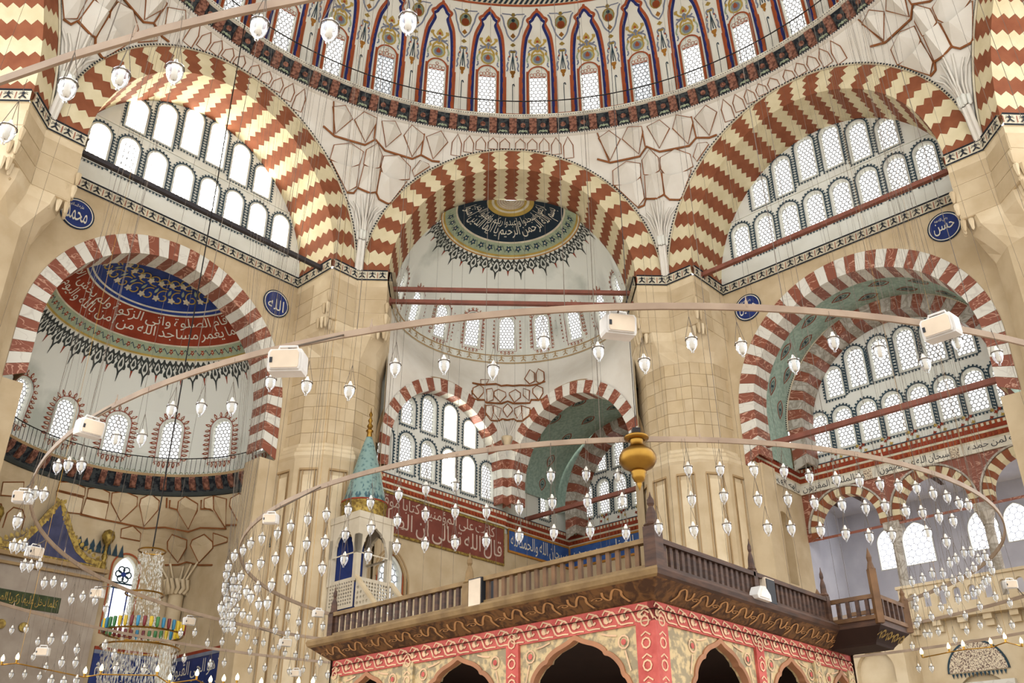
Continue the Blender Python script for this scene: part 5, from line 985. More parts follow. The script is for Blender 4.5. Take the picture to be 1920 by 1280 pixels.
# ------------------------------------------------------------------ muezzin platform: painted timber tribune on arches
ELx, ERx = 3.32, 4.9      # eave distance along the two face normals (left face looks to -135, right face to 135)
ZP = 5.0
plat = thing('muezzin_platform', P(180, 0, 0, 0), 'painted wooden platform on lobed arches with dark railing', 'platform')
FL = lambda s, t, o=0: P(-135, s, ELx+o, t)      # s grows away from the corner to the left ; o>0 towards the viewer
FR = lambda s, t, o=0: P(135, s, ERx+o, t)       # s falls away from the corner to the right
cl, cr_ = -ERx, ELx                              # corner in each face's own s
LL, LR = 3.1, -3.6
def eave(F, c, e, sg, nm):
    # profile: top moulding, cove sloping inward, red frieze, spandrel
    mb = MB(); q = lambda s, o: s-sg*o*1.0 if 0 else s
    prof_ = [(0,5.04),(.02,5.0),(.0,4.93),(-.04,4.9)]; body = [(-.04,4.9),(-.07,4.88),(-.32,4.68),(-.36,4.66)]
    def row(o, z): return [F(c+sg*(-o), z, o), F(e+sg*o, z, o), F(e+sg*o, z, -6.5)]
    mb.grid([row(o, z) for o, z in prof_]); ob('eave_moulding', mb, ['wood_rail' if sg > 0 else 'wood_dark'], plat)
    mb = MB(); mb.grid([row(o, z) for o, z in body]); pan = ob('painted_cove', mb, ['eave_paint'], plat)
    sc = MB(); n = 11
    L = abs(e-c)
    for j in range(n):
        s = c+sg*(.7+(L-.9)*j/n); g = lambda x, y, o: F(s+sg*x, 4.88-.2*(1-y)-.008, -.07-.25*(1-y)+.008)
        sc.ribbon([(0,.1),(.08,.5),(.02,.75),(.12,.95),(.22,.7),(.3,.3),(.4,.55),(.36,.85)], .045, g, 0, 0); sc.ribbon(spiral(.5, .5, .12, 0, 1.2), .03, g, 0, 0)
    ob('gilt_scroll', sc, ['eave_scroll'], pan)
    mb = MB(); B = -.35; s0 = c+sg*.35; ee = e-sg*.35; mb.prism([(s0,4.37),(ee,4.37),(ee,4.68),(s0,4.68)], F, B-.1, B, 0); mb.mesh([F(ee, z, o) for o, z in ((B,4.37),(-6.4,4.37),(-6.4,4.68),(B,4.68))], [(0,1,2,3)]); fr = ob('red_frieze', mb, ['frieze_red'], plat); sc = MB()
    for j in range(int(abs(ee-s0)/.3)):
        x = s0+sg*(.15+.3*j); sc.ribbon([(x-.15,4.42),(x-.07,4.58),(x,4.61),(x+.07,4.54),(x+.02,4.46),(x-.02,4.5)], .03, F, B+.012); sc.shape(disc(x+.08, 4.5, .055, 1, 8), F, B+.012); sc.ribbon([(x,4.61),(x+.1,4.64),(x+.15,4.58)], .024, F, B+.012); sc.ribbon([(x-.1,4.4),(x,4.41),(x+.12,4.4),(x+.15,4.44)], .022, F, B+.012)
    ob('frieze_scroll', sc, ['frieze_scroll'], fr)
    return s0, B
def lobed(u, hw, ztop, zsp):      # half-lobed pointed arch opening
    pts = [(1,0),(.97,.12),(.9,.25),(.86,.34),(.8,.38),(.78,.5),(.66,.64),(.56,.7),(.52,.7),(.5,.76),(.36,.85),(.2,.9),(.1,.94),(0,1)]
    R = [(u+hw*x, zsp+(ztop-zsp)*z) for x, z in pts]; return R+[(2*u-x, z) for x, z in R[-2::-1]]
def arcade(F, s0, B, e, sg, centers, hws):
    mb = MB(); hol = []
    for u, hw in zip(centers, hws): a = lobed(u, hw, 4.33, 3.35); hol.append(a+[(u-hw,2.2),(u+hw,2.2)])
    e = e-sg*.36; lo, hi = min(s0, e), max(s0, e)
    wall(mb, [(lo,2.0),(hi,2.0),(hi,4.39),(lo,4.39)], hol, lambda s, t, o=0: F(s, t, B-.03-o), 0, 0, None, .14); sp_ = ob('spandrel_panel', mb, ['spandrel_gold'], plat)
    for u, hw in zip(centers, hws):
        mb = MB(); mb.ribbon(lobed(u, hw+.02, 4.35, 3.35), .07, lambda s, t, o: F(s, t, B-.03-o), -.03, 0, thick=.12); ob('arch_edge', mb, ['arch_edge'], plat)
        for q in (-1, 1):
            sc = MB(); x = u+q*hw*.84; y = 4.17; sc.ribbon(disc(x, y, .09, 1, 10), .025, F, B-.015, 0, True); sc.shape(disc(x, y, .045, 1, 8), F, B-.012, 1)
            sc.ribbon([(x-q*.12,y+.1),(x-q*.26,y+.12),(x-q*.4,y+.16)], .025, F, B-.015, 0); sc.ribbon([(x+q*.02,y-.12),(x+q*.06,y-.26),(x+q*.1,y-.4)], .025, F, B-.015, 0)
            ob('painted_rosette', sc, ['frieze_scroll', 'frieze_red'], sp_)
s0L, BL = eave(FL, cl, LL, 1, 'left'); s0R, BR = eave(FR, cr_, LR, -1, 'right')
arcade(FL, s0L, BL, LL, 1, [-3.1, -.62, 1.72], [1.06, 1.0, .85]); arcade(FR, s0R, BR, LR, -1, [1.25, -.92, -2.75], [.92, .8, .6])
for F, B, cs, w_ in ((FL, BL, (cl+.35+.14, -1.86, .58, 2.6), .13), (FR, BR, (cr_-.35-.14, .12, -1.82, -3.1), .12)):
    for i, s in enumerate(cs):
        w2 = w_*(1.3 if i == 0 else 1); mb = MB(); mb.prism([(s-w2,2.0),(s+w2,2.0),(s+w2,4.39),(s-w2,4.39)], F, B-.16, B+.02); po = ob('painted_post', mb, ['frieze_red' if i < 2 else 'spandrel_gold'], plat)
        sc = MB()
        for k in range(8): sc.ribbon(disc(s, 2.3+.3*k, .07, 1, 8), .025, F, B+.032, 0, True); sc.ribbon([(s-.08,2.4+.3*k),(s,2.45+.3*k),(s+.08,2.4+.3*k)], .022, F, B+.032)
        ob('painted_scroll', sc, ['frieze_scroll'], po)
for s, F, B in ((cl+.5, FL, BL), (-1.86, FL, BL), (.58, FL, BL), (2.6, FL, BL), (.12, FR, BR), (-1.82, FR, BR), (-3.1, FR, BR)):
    x, y, _ = F(s, 0, B-.1); mb = MB(); mb.lathe([(.17,0),(.17,.15),(.12,.25),(.11,1.75),(.16,1.9),(.18,2.02)], (x, y, 0), 10); ob('marble_column', mb, ['marble_white'], plat, True)
def corner(a, b): # point at distances a (left normal) and b (right normal)
    n1 = Vector((-.7071, -.7071)); n2 = Vector((.7071, -.7071)); return n1*a+n2*b
mb = MB(); A = corner(ELx-.3, ERx-.3); Bp = Vector(FL(LL-.38, 0, -.3)[:2]); Cp = Vector(FR(LR+.38, 0, -.3)[:2]); Dp = Bp+Cp-A
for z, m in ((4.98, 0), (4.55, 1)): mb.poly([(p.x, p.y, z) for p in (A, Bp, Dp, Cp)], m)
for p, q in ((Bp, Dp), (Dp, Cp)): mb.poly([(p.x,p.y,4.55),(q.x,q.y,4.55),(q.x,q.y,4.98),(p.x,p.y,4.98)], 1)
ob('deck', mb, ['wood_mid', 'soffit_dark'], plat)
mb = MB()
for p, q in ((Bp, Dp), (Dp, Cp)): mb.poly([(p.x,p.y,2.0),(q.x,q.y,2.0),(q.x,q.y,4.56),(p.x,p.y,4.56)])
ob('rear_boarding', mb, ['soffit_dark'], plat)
# railing
def post(F, s, o, h, w_=.075, nm='post', m='wood_dark'):
    mb = MB(); mb.prism([(s-w_,5.0),(s+w_,5.0),(s+w_,5.0+h),(s-w_,5.0+h)], F, o-w_, o+w_); x, y, _ = F(s, 0, o)
    mb.lathe([(w_*1.1,5.0+h),(w_*1.3,5.02+h),(w_*.9,5.06+h),(w_*.75,5.2+h),(w_*.35,5.3+h),(w_*.55,5.34+h),(w_*.5,5.4+h),(w_*.2,5.45+h),(.004,5.52+h)], (x, y, 0), 8); ob(nm, mb, [m], plat)
def railing(F, s0, s1, o, segs, nb, mr, mw):
    lo, hi = min(s0, s1), max(s0, s1)
    for z0, z1, w_ in ((5.4, 5.47, .06), (5.03, 5.09, .05)): mb = MB(); mb.prism([(lo,z0),(hi,z0),(hi,z1),(lo,z1)], F, o-w_, o+w_); ob('rail', mb, [mr], plat)
    n = int((hi-lo)/nb)
    for j in range(n):
        s = lo+(j+.5)*(hi-lo)/n; mb = MB(); mb.prism([(s-.035,5.08),(s+.035,5.08),(s+.035,5.41),(s-.035,5.41)], F, o-.025, o+.025); ob('baluster', mb, [mw], plat)
railing(FL, cl+.12, -1.12, -.1, 1, .17, 'wood_rail', 'wood_mid'); railing(FL, -1.12, 2.45, -.1, 1, .17, 'wood_rail', 'wood_dark'); railing(FR, cr_-.12, .5, -.1, 1, .15, 'wood_dark', 'wood_dark'); railing(FR, .45, -1.95, -.1, 1, .15, 'wood_dark', 'wood_dark')
post(FL, cl+.1, -.1, .62, .1); post(FL, -1.12, -.1, .42, .085, m='wood_rail'); post(FL, 2.48, -.1, .45, .07); post(FR, .5, -.1, .5, .06); post(FR, -1.98, -.1, .5, .065)
# projecting balcony at the right end
bal = thing('corner_balcony', FR(-2.6, 4.4, .3), 'small projecting corner balcony with dark slatted sides at the platform end', 'balcony')
def balc(mb, x0, x1, o0, o1, z0, z1): mb.box(x0, x1, o0, o1, z0, z1, T=lambda x, y, z: FR(x, z, y))
b0, b1, c0, c1 = -3.35, -2.15, -.3, .75
mb = MB(); balc(mb, b0, b1, c0, c1, 4.93, 5.03); ob('floor', mb, ['wood_dark'], bal)
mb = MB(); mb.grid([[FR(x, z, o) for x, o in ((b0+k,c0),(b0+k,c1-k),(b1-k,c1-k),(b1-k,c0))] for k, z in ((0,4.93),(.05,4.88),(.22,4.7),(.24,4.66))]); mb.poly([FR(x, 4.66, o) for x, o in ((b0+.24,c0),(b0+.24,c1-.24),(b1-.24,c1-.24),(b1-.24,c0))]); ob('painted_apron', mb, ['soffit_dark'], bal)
sc = MB()
for j in range(4): g = lambda x, y, o: FR(b0+.2+.25*j+x, 4.8+y, c1-.09+y*.9+.0); sc.ribbon(spiral(0, 0, .08, 0, 1.1), .03, g, 0); sc.ribbon([(.05,-.06),(.12,.04),(.2,-.02)], .025, g, 0)
ob('gilt_scroll', sc, ['gold_leaf'], bal)
for (xa, oa, xb, ob_) in ((b0, c1, b1, c1), (b1, c0, b1, c1), (b0, c0, b0, c1)):
    for z0, z1 in ((5.38,5.45),(5.03,5.1)):
        mb = MB(); balc(mb, min(xa,xb)-.03, max(xa,xb)+.03, min(oa,ob_)-.03, max(oa,ob_)+.03, z0, z1); ob('rail', mb, ['wood_mid'], bal)
    n = 6
    for j in range(1, n): x = xa+(xb-xa)*j/n; o = oa+(ob_-oa)*j/n; mb = MB(); balc(mb, x-.03, x+.03, o-.03, o+.03, 5.1, 5.38); ob('slat', mb, ['wood_dark'], bal)
for x, o, h in ((b0, c1, .75), (b1, c1, 1.25), (b1, c0, .7)):
    mb = MB(); p0 = FR(x, 0, o); mb.box(-.06, .06, -.06, .06, 4.95, 5+h*.7, T=lambda a, b, c: (p0[0]+a, p0[1]+b, c)); mb.lathe([(.07,5+h*.7),(.04,5+h*.8),(.05,5+h*.86),(.004,5+h)], p0, 8); ob('post', mb, ['wood_mid'], bal)
# loudspeakers standing on the eave
def plainbox(name, F, s0, s1, z0, z1, o0, o1, m1, m2, label, cat):
    r = thing(name, F((s0+s1)/2, z0, (o0+o1)/2), label, cat)
    mb = MB(); mb.prism([(s0,z0),(s1,z0),(s1,z1),(s0,z1)], F, o0, o1); ob('cabinet', mb, [m2], r); mb = MB(); mb.prism([(s0+.02,z0+.02),(s1-.02,z0+.02),(s1-.02,z1-.02),(s0+.02,z1-.02)], F, o1, o1+.015); ob('front_cloth', mb, [m1], r); return r
plainbox('loudspeaker', FL, -1.5, -1.2, 5.0, 5.46, -.35, .0, 'speaker_cloth', 'speaker_black', 'white fronted black loudspeaker on the left eave of the platform', 'loudspeaker')
plainbox('loudspeaker', FR, .0, .3, 5.0, 5.42, -.4, .0, 'speaker_black', 'speaker_cloth', 'dark loudspeaker with tan side on the right eave of the platform', 'loudspeaker')
r = thing('floodlight', FR(.55, 5.0, .03), 'low white moulded floodlight lying on the right eave', 'floodlight')
mb = MB(); mb.prism([(.35,5.0),(.75,5.0),(.78,5.05),(.66,5.2),(.5,5.22),(.36,5.1)], FR, -.06, .1); ob('housing', mb, ['speaker_white'], r); mb = MB(); mb.prism([(.42,5.03),(.7,5.03),(.62,5.16),(.48,5.17)], FR, .1, .115); ob('lens', mb, ['bulb_white'], r)

# ------------------------------------------------------------------ minbar
MU, MD = 7.45, 15.4; mx, my, _ = P(-45, MU, MD, 0)
mi = thing('minbar', (mx, my, 0), 'carved marble minbar with tall turquoise tiled spire', 'minbar')
mb = MB(); mb.lathe([(.82,13.0),(.72,13.5),(.5,14.4),(.25,15.35),(.12,15.75)], (mx, my, 0), 14); ob('spire', mb, ['tile_turquoise'], mi, True)
mb = MB()
for k in range(7):
    for j in range(14-k):
        z = 13.2+.36*k; rr = .79-.252*(z-13.1)+.012; a = 2*pi*(j+.5*(k % 2))/(14-k); s_ = .1*rr/.8+.02
        t = Vector((-sin(a), cos(a), 0)); n_ = Vector((cos(a), sin(a), .27)); c = Vector((mx+rr*cos(a), my+rr*sin(a), z)); u_ = Vector((-.25*cos(a), -.25*sin(a), 1))
        mb.poly([tuple(c+t*s_*cos(q)+u_*s_*1.2*sin(q)) for q in np.arange(0, 2*pi, pi/3)])
ob('tile_star', mb, ['tile_teal'], mi, kind='stuff')
mb = MB(); mb.lathe([(.84,12.42),(.84,12.9),(.88,12.94),(.88,13.02),(.8,13.04)], (mx, my, 0), 16); ob('gilt_drum', mb, ['gold_leaf'], mi, True)
mb = MB(); mb.lathe([(.9,12.98),(.9,13.04)], (mx, my, 0), 16); ob('red_fillet', mb, ['paint_rust'], mi)
mb = MB(); mb.lathe([(.12,15.7),(.1,15.95),(.16,16.02),(.07,16.1),(.13,16.22),(.05,16.35),(.1,16.46),(.03,16.6),(.08,16.72),(.02,16.85),(.01,17.0)], (mx, my, 0), 10); ob('finial', mb, ['brass'], mi, True)
ml = lambda x, y, z: P(-45, MU+x, MD+y, z)      # x along the wall, y away from the hall
def mbox(mb, *a): mb.box(*a, T=lambda x, y, z: ml(x, y, z))
mb = MB(); mbox(mb, -.85, .85, -.85, .85, 12.2, 12.45); ob('canopy_cornice', mb, ['minbar_marble'], mi)
for sx in (-1, 1):
    for sy in (-1, 1): mb = MB(); mbox(mb, sx*.72-.1, sx*.72+.1, sy*.72-.1, sy*.72+.1, 9.9, 11.6); ob('kiosk_post', mb, ['minbar_marble'], mi)
for mfk in (lambda s, t, o=0: ml(s, -.82+o, t), lambda s, t, o=0: ml(.82-o, s, t), lambda s, t, o=0: ml(-.82+o, s, t)):
    mb = MB(); wall(mb, [(-.82,10.9),(.82,10.9),(.82,12.2),(-.82,12.2)], [[(x, z) for x, z in lobed(0, .6, 11.95, 11.0)]+[(-.6,10.95),(.6,10.95)]], mfk, 0, 0, None, .12); ob('kiosk_arch', mb, ['minbar_marble'], mi)
mb = MB(); mbox(mb, -.6, .6, .6, .75, 9.0, 11.9); ob('back_panel', mb, ['cobalt_deep'], mi)
def pierced(mfk, outer, x0, x1, z0, z1, nx, nz, inside):
    hs = []
    for i in range(nx):
        for k in range(nz):
            x = x0+(x1-x0)*(i+.5+(.0 if k % 2 else .0))/nx; z = z0+(z1-z0)*(k+.5)/nz; d_ = disc(x, z, (x1-x0)/nx*.36, 1, 6)
            if inpoly(np.array(d_), inside).all(): hs.append(d_)
    mb = MB(); wall(mb, outer, hs, mfk, 0, 0, None, .05); return mb
fk = lambda s, t, o=0: ml(-.8+o, s, t); q = [(-.75,9.0),(.75,9.0),(.75,10.05),(-.75,10.05)]; ob('pierced_balustrade', pierced(fk, q, -.65, .65, 9.1, 9.95, 10, 7, q), ['minbar_marble'], mi)
fk2 = lambda s, t, o=0: ml(s, -.86+o, t); ob('pierced_balustrade', pierced(fk2, q, -.65, .65, 9.1, 9.95, 10, 7, q), ['minbar_marble'], mi)
for sx in (-.8, .8):      # stair flank with pierced parapet running down into the hall
    st = [(-.85,9.0),(-.85,10.0),(-6.2,4.6),(-6.2,3.6)]; fs = lambda s, t, o=0, sx=sx: ml(sx+o, s, t); ob('stair_balustrade', pierced(fs, st, -6.1, -.9, 3.7, 9.9, 30, 34, st), ['minbar_marble'], mi)
    mb = MB(); mb.prism([(-.85,9.98),(-.85,10.1),(-6.25,4.7),(-6.25,4.55)], fs, -.06, .11); ob('stair_coping', mb, ['stone_light'], mi)
    mb = MB(); mb.prism([(.85,0),(.85,8.95),(-.85,8.95),(-6.2,3.55),(-6.2,0)], fs, 0, .05); ob('stair_flank', mb, ['stone_light'], mi)
mb = MB()
for k in range(24): mbox(mb, -.75, .75, -.9-.22*(k+1), -.9-.22*k, 0, 8.9-.22*k)
ob('stairs', mb, ['minbar_marble'], mi)

# ------------------------------------------------------------------ lamp hoops hung from the dome
HOOPS = [((1.0,-1.1), 13.75, 6.45, 'largest iron lamp hoop crossing the top left corner', 'hoop_iron'), ((.82,-1.42), 9.52, 6.2, 'long iron lamp hoop sweeping in front of the piers', 'hoop_iron'), ((1.19,-.67), 6.88, 6.2, 'inner iron lamp hoop passing in front of the brass urn', 'hoop_iron')]
for (c, R, z, lb, m) in HOOPS:
    r = thing('lamp_hoop', (c[0], c[1], z), lb, 'hoop')
    mb = MB(); n = 128; sec = [(-.012,-.035),(.012,-.035),(.012,.035),(-.012,.035)]
    mb.grid([[(c[0]+(R+a)*cos(2*pi*j/n), c[1]+(R+a)*sin(2*pi*j/n), z+b) for a, b in sec] for j in range(n+1)], 0, True); ob('hoop_bar', mb, [m], r)
    mb = MB(); k = 28
    for j in range(k):
        a = 2*pi*(j+.35)/k; x, y = c[0]+R*cos(a), c[1]+R*sin(a); s_ = .93 if math.hypot(x, y) < 13 else .86
        mb.tube([(x, y, z), (x*s_, y*s_, 34.0 if math.hypot(x, y) < 13 else 32.0)], .0045, 3)
    ob('suspension_wire', mb, ['wire'], r, kind='stuff')
    for j in range(16):
        a = 2*pi*(j+.1)/16; x, y = c[0]+R*cos(a), c[1]+R*sin(a); mb = MB(); mb.lathe([(.014,-.03),(.018,0),(.014,.03),(.006,.06),(.004,.1)], (x, y, z+.03), 6); ob('hanger', mb, [m], r)

# ------------------------------------------------------------------ glass oil lamps
gl = MB(); gl.lathe([(.004,-.1),(.014,-.092),(.01,-.078),(.03,-.06),(.05,-.02),(.056,.02),(.05,.045),(.058,.06)], (0,0,0), 10); GL = meshdata('glass_cup', gl, ['lamp_glass'], True)
bu = MB(); bu.lathe([(.004,-.05),(.02,-.045),(.02,.05),(.024,.055),(.024,.085),(.014,.1),(.012,.115),(.004,.118)], (0,0,0), 8); BU = meshdata('bulb', bu, ['bulb_white'], True)
rm = MB(); rm.tube([(.057*cos(2*pi*j/10), .057*sin(2*pi*j/10), .045) for j in range(10)], .005, 4, 0, True)
for j in range(3): a = 2*pi*j/3+.3; rm.tube([(.057*cos(a), .057*sin(a), .045), (0, 0, .3)], .0028, 3)
RM = meshdata('wire_hanger', rm, ['wire']); wr = MB(); wr.tube([(0,0,0),(0,0,1)], .0022, 3); WR = meshdata('suspension_wire', wr, ['wire'])
LAMPS= {'upper':[[-3.9,-14.36,5.65],[-3.71,-14.14,5.95],[-3.35,-14.2,5.95],[-2.74,-14.6,5.95],[-2.32,-14.59,5.95],[-1.84,-14.67,5.95],[-4.66,-13.58,5.95]],'long':[[-3.52,-9.89,5.81],[-3.11,-10.09,5.68],[-2.65,-10.29,5.54],[-2.2,-10.45,5.72],[-1.72,-10.59,5.69],[-1.25,-10.71,5.58],[-0.77,-10.81,5.84],[-0.26,-10.88,5.71],[0.16,-10.92,5.57],[0.62,-10.94,5.79],[1.09,-10.94,5.75],[1.58,-10.91,5.59],[2.01,-10.87,5.86],[2.48,-10.79,5.81],[2.95,-10.7,5.73],[3.3,-10.73,5.95],[3.85,-10.44,5.96],[-4.73,-9.15,5.81],[-4.33,-9.42,5.72],[-3.94,-9.66,5.63],[-5.51,-8.53,5.71],[-5.09,-8.88,5.58]],'leftcurve':[[-6.63,-7.35,5.8],[-6.36,-7.67,5.71],[-6.06,-8.0,5.58],[-7.27,-6.6,5.66],[-7.21,-6.54,5.72],[-6.85,-7.06,5.53],[-6.69,-7.9,4.93],[-7.88,-5.39,5.34],[-8.04,-4.9,5.46],[-8.27,-4.25,5.67],[-8.37,-3.89,5.45],[-8.48,-3.43,5.56],[-8.59,-2.89,5.73],[-8.64,-2.44,5.53],[-8.68,-2.0,5.65],[-8.7,-1.51,5.73],[-8.69,-1.09,5.56],[-8.67,-0.66,5.71],[-8.62,-0.17,5.75]],'right':[[1.27,-7.55,5.78],[1.68,-7.53,5.79],[2.13,-7.48,5.81],[2.53,-7.42,5.82],[2.88,-7.34,5.78],[3.27,-7.23,5.79],[3.62,-7.11,5.81],[3.95,-6.97,5.82],[4.26,-6.83,5.85],[4.58,-6.66,5.88],[4.89,-6.47,5.87],[5.18,-6.27,5.89],[5.42,-6.1,5.86],[5.65,-5.91,5.9],[1.28,-7.55,5.39],[1.69,-7.53,5.44],[2.13,-7.49,5.42],[2.53,-7.42,5.45],[2.89,-7.34,5.43],[3.29,-7.22,5.45],[3.64,-7.1,5.45],[3.96,-6.97,5.52],[4.3,-6.81,5.51],[4.6,-6.64,5.54],[4.9,-6.47,5.54],[5.19,-6.27,5.55],[1.27,-7.55,5.0],[1.69,-7.53,5.05],[2.21,-7.47,5.06],[2.52,-7.42,5.07],[2.92,-7.33,5.08],[3.27,-7.23,5.07],[3.62,-7.11,5.07],[3.98,-6.96,5.14],[4.62,-6.63,5.27],[4.95,-6.43,5.21]],'middle':[[-2.43,-6.52,5.76],[-2.06,-6.73,5.77],[-1.67,-6.93,5.75],[-0.86,-7.24,5.76],[-0.45,-7.35,5.75],[-0.01,-7.44,5.74],[0.39,-7.5,5.7],[-3.16,-6.0,5.71],[-2.83,-6.26,5.73],[-2.43,-6.52,5.4],[-2.05,-6.74,5.42],[-1.66,-6.93,5.4],[-1.26,-7.1,5.35],[-0.85,-7.24,5.36],[-0.44,-7.35,5.4],[-0.01,-7.45,5.38],[0.42,-7.51,5.38],[-2.8,-6.27,5.37],[-2.42,-6.53,5.05],[-2.04,-6.74,5.02],[-1.65,-6.94,4.99],[-1.26,-7.1,4.97],[-0.85,-7.24,5.0],[-0.43,-7.36,5.01],[0.01,-7.45,5.01],[0.44,-7.51,4.97],[0.84,-7.54,5.03],[-3.17,-6.0,5.36],[-2.81,-6.27,5.0],[-3.16,-6.0,5.02]],'pier':[[-3.5,-5.71,5.73],[-3.81,-5.39,5.76],[-4.11,-5.06,5.75],[-4.36,-4.73,5.74],[-3.49,-5.71,5.34],[-3.79,-5.41,5.39],[-4.08,-5.09,5.4],[-4.34,-4.76,5.35],[-4.69,-4.25,5.8],[-4.98,-3.72,5.87],[-5.21,-3.2,5.9],[-5.18,-3.83,5.64],[-3.49,-5.71,4.97],[-3.8,-5.4,5.04],[-4.07,-5.1,4.99],[-4.36,-4.73,4.97],[-4.65,-4.31,5.4],[-4.95,-3.77,5.49],[-5.17,-3.29,5.45],[-5.27,-3.75,5.49],[-5.3,-3.69,5.38],[-5.31,-3.61,5.23],[-5.19,-3.66,5.31],[-5.32,-3.57,5.16],[-5.2,-3.6,5.2],[-4.92,-3.84,5.08],[-4.65,-4.31,5.03],[-4.79,-4.07,4.94],[-5.21,-3.18,5.3],[-5.29,-3.51,5.04],[-5.36,-2.78,5.18],[-5.26,-3.47,4.96],[-5.38,-3.44,4.92],[-4.58,-4.42,4.76],[-4.4,-4.68,4.72]],'far':[[-6.17,-0.24,5.95],[-6.1,0.13,5.95],[-5.67,-1.2,5.61],[-5.69,-0.53,5.83],[-5.67,-0.18,5.83],[-5.62,0.3,5.78],[-5.55,0.71,5.89],[-5.43,1.2,5.85],[-5.29,1.64,5.85],[-5.69,-0.63,5.41],[-5.67,-0.17,5.45],[-5.62,0.34,5.45],[-5.53,0.8,5.53],[-5.43,1.19,5.48],[-5.13,2.06,5.82],[-4.94,2.46,5.84],[-4.73,2.83,5.88],[-6.66,1.45,5.95],[-6.54,1.36,5.95],[-6.41,1.19,5.95],[-5.67,-1.21,5.37],[-6.74,1.99,5.95],[-6.7,2.17,5.95],[-6.59,1.98,5.95],[-5.63,-1.61,5.2],[-6.93,2.74,5.95],[-6.9,2.94,5.95],[-6.77,2.74,5.95],[-5.63,-1.56,5.05],[-7.05,3.55,5.95],[-6.97,3.55,5.95],[-5.66,-1.34,5.0],[-6.84,4.23,5.98],[-6.71,4.41,5.95],[-6.56,4.6,5.88],[-6.4,4.79,5.88],[-6.2,5.01,5.77],[-6.09,5.13,5.86],[-5.96,5.27,5.73],[-5.27,1.69,5.52],[-5.13,2.06,5.52],[-5.74,5.48,5.72],[-5.49,5.71,5.72],[-4.72,2.85,5.13],[-7.13,3.82,5.72],[-7.36,3.46,5.63],[-6.87,4.19,5.81],[-6.63,4.51,5.64],[-7.66,2.9,5.2],[-7.05,3.94,5.28],[-7.27,3.59,5.2],[-6.59,4.55,5.23],[-6.32,4.88,5.33],[-6.1,5.12,5.16],[-5.83,5.39,5.33],[-5.55,5.65,5.41],[-5.29,5.88,5.25],[-4.57,3.09,4.9],[-7.76,2.7,5.7],[-7.57,3.08,5.78]],'lowleft':[[-11.87,3.77,5.95],[-11.5,3.65,5.95],[-11.48,4.33,5.8],[-8.7,-1.56,4.77],[-8.69,-1.02,4.9],[-8.65,-0.48,4.79],[-8.51,0.46,5.04],[-11.58,4.51,5.49],[-11.28,4.6,5.28],[-8.69,-0.94,4.49],[-8.65,-0.42,4.57],[-12.08,4.71,5.13],[-11.77,4.7,5.13],[-11.43,4.71,5.09],[-8.7,-1.2,4.14],[-8.67,-0.73,4.19],[-8.63,-0.27,4.28],[-8.43,0.83,4.93],[-8.39,0.97,4.7],[-8.13,1.82,4.8],[-8.55,0.27,5.69]],'lowright':[[6.89,-1.85,5.95],[6.87,-1.5,5.95],[6.77,-1.24,5.95],[7.09,-1.85,5.95],[7.49,-1.39,5.95],[7.55,-1.57,5.95],[7.55,-1.87,5.95],[6.89,-2.58,5.95],[6.88,-2.85,5.95],[6.83,-3.25,5.95],[6.95,-3.26,5.95],[7.29,-2.82,5.95],[7.29,-3.05,5.95],[7.58,-2.6,5.95],[7.86,-2.13,5.95],[7.46,-2.28,5.95],[8.14,-1.28,5.95],[8.12,-1.45,5.95],[7.42,0.13,5.95],[7.48,-0.22,5.95],[7.53,-0.57,5.95],[7.58,-0.8,5.95],[7.85,-0.33,5.95],[8.06,-0.29,5.85],[8.37,-0.05,5.95],[8.36,-0.35,5.95],[8.36,-0.54,5.95],[8.27,-0.92,5.95],[7.84,1.11,5.99],[7.84,1.09,5.75],[7.82,1.18,5.67],[7.93,0.69,5.72],[8.0,0.34,5.83],[8.03,0.08,5.7],[9.14,1.67,5.95],[9.03,0.77,5.95],[9.66,2.13,5.85],[9.51,2.48,5.79],[8.94,-0.07,5.95],[9.49,0.44,5.95],[9.93,1.34,5.69],[9.82,1.68,5.66],[9.01,3.44,5.9],[9.07,3.33,5.88],[9.18,3.13,5.89],[9.36,2.79,5.67],[8.8,3.77,5.69],[8.83,3.72,5.19],[9.0,3.44,5.15]]}
SPEAKERS= [[-3.11, -11.1, 5.45], [-0.03, -10.75, 6.07], [3.09, -10.86, 6.05], [-5.84, -8.49, 5.86], [-7.79, -5.65, 5.97], [-8.76, -2.78, 5.97], [-8.89, 0.57, 6.06], [-7.95, 3.86, 6.19], [-4.18, -6.13, 5.54], [-4.33, -0.43, 5.48], [-10.41, 2.21, 5.22], [-5.73, 4.01, 5.75], [-5.48, 4.32, 5.13], [9.8, 0.79, 6.42]]
BULBS= [[-11.24, 2.31, 5.09], [-10.93, 2.28, 5.12], [-9.51, 2.36, 4.86], [-9.17, 2.32, 4.91], [-8.0, 2.29, 4.89], [-7.74, 2.36, 4.74], [-7.17, 2.29, 4.81], [-6.89, 2.35, 4.69], [-6.61, 2.32, 4.71], [-6.33, 2.3, 4.73], [-5.83, 2.33, 4.65], [-5.05, 2.29, 4.66], [-4.75, 2.28, 4.66], [8.89, 3.55, 5.53], [9.51, 3.47, 5.64], [9.84, 3.43, 5.69], [10.48, 3.39, 5.74], [10.8, 3.32, 5.84], [11.18, 3.35, 5.75]]
GN = {'upper':('large clear glass lamp','hanging near the top left hoop'), 'long':('clear glass lamp','along the long hoop before the piers'), 'leftcurve':('clear glass lamp','round the left bend of the long hoop'), 'right':('clear glass lamp','in the rows before the right pier and gallery'), 'middle':('clear glass lamp','in the rows before the red inscription'), 'pier':('clear glass lamp','in the rows before the left pier foot'), 'far':('small clear glass lamp','in the far cluster left of the platform'), 'lowleft':('small clear glass lamp','in the low left corner by the mihrab'), 'lowright':('small clear glass lamp','in the crystal cluster before the gallery')}
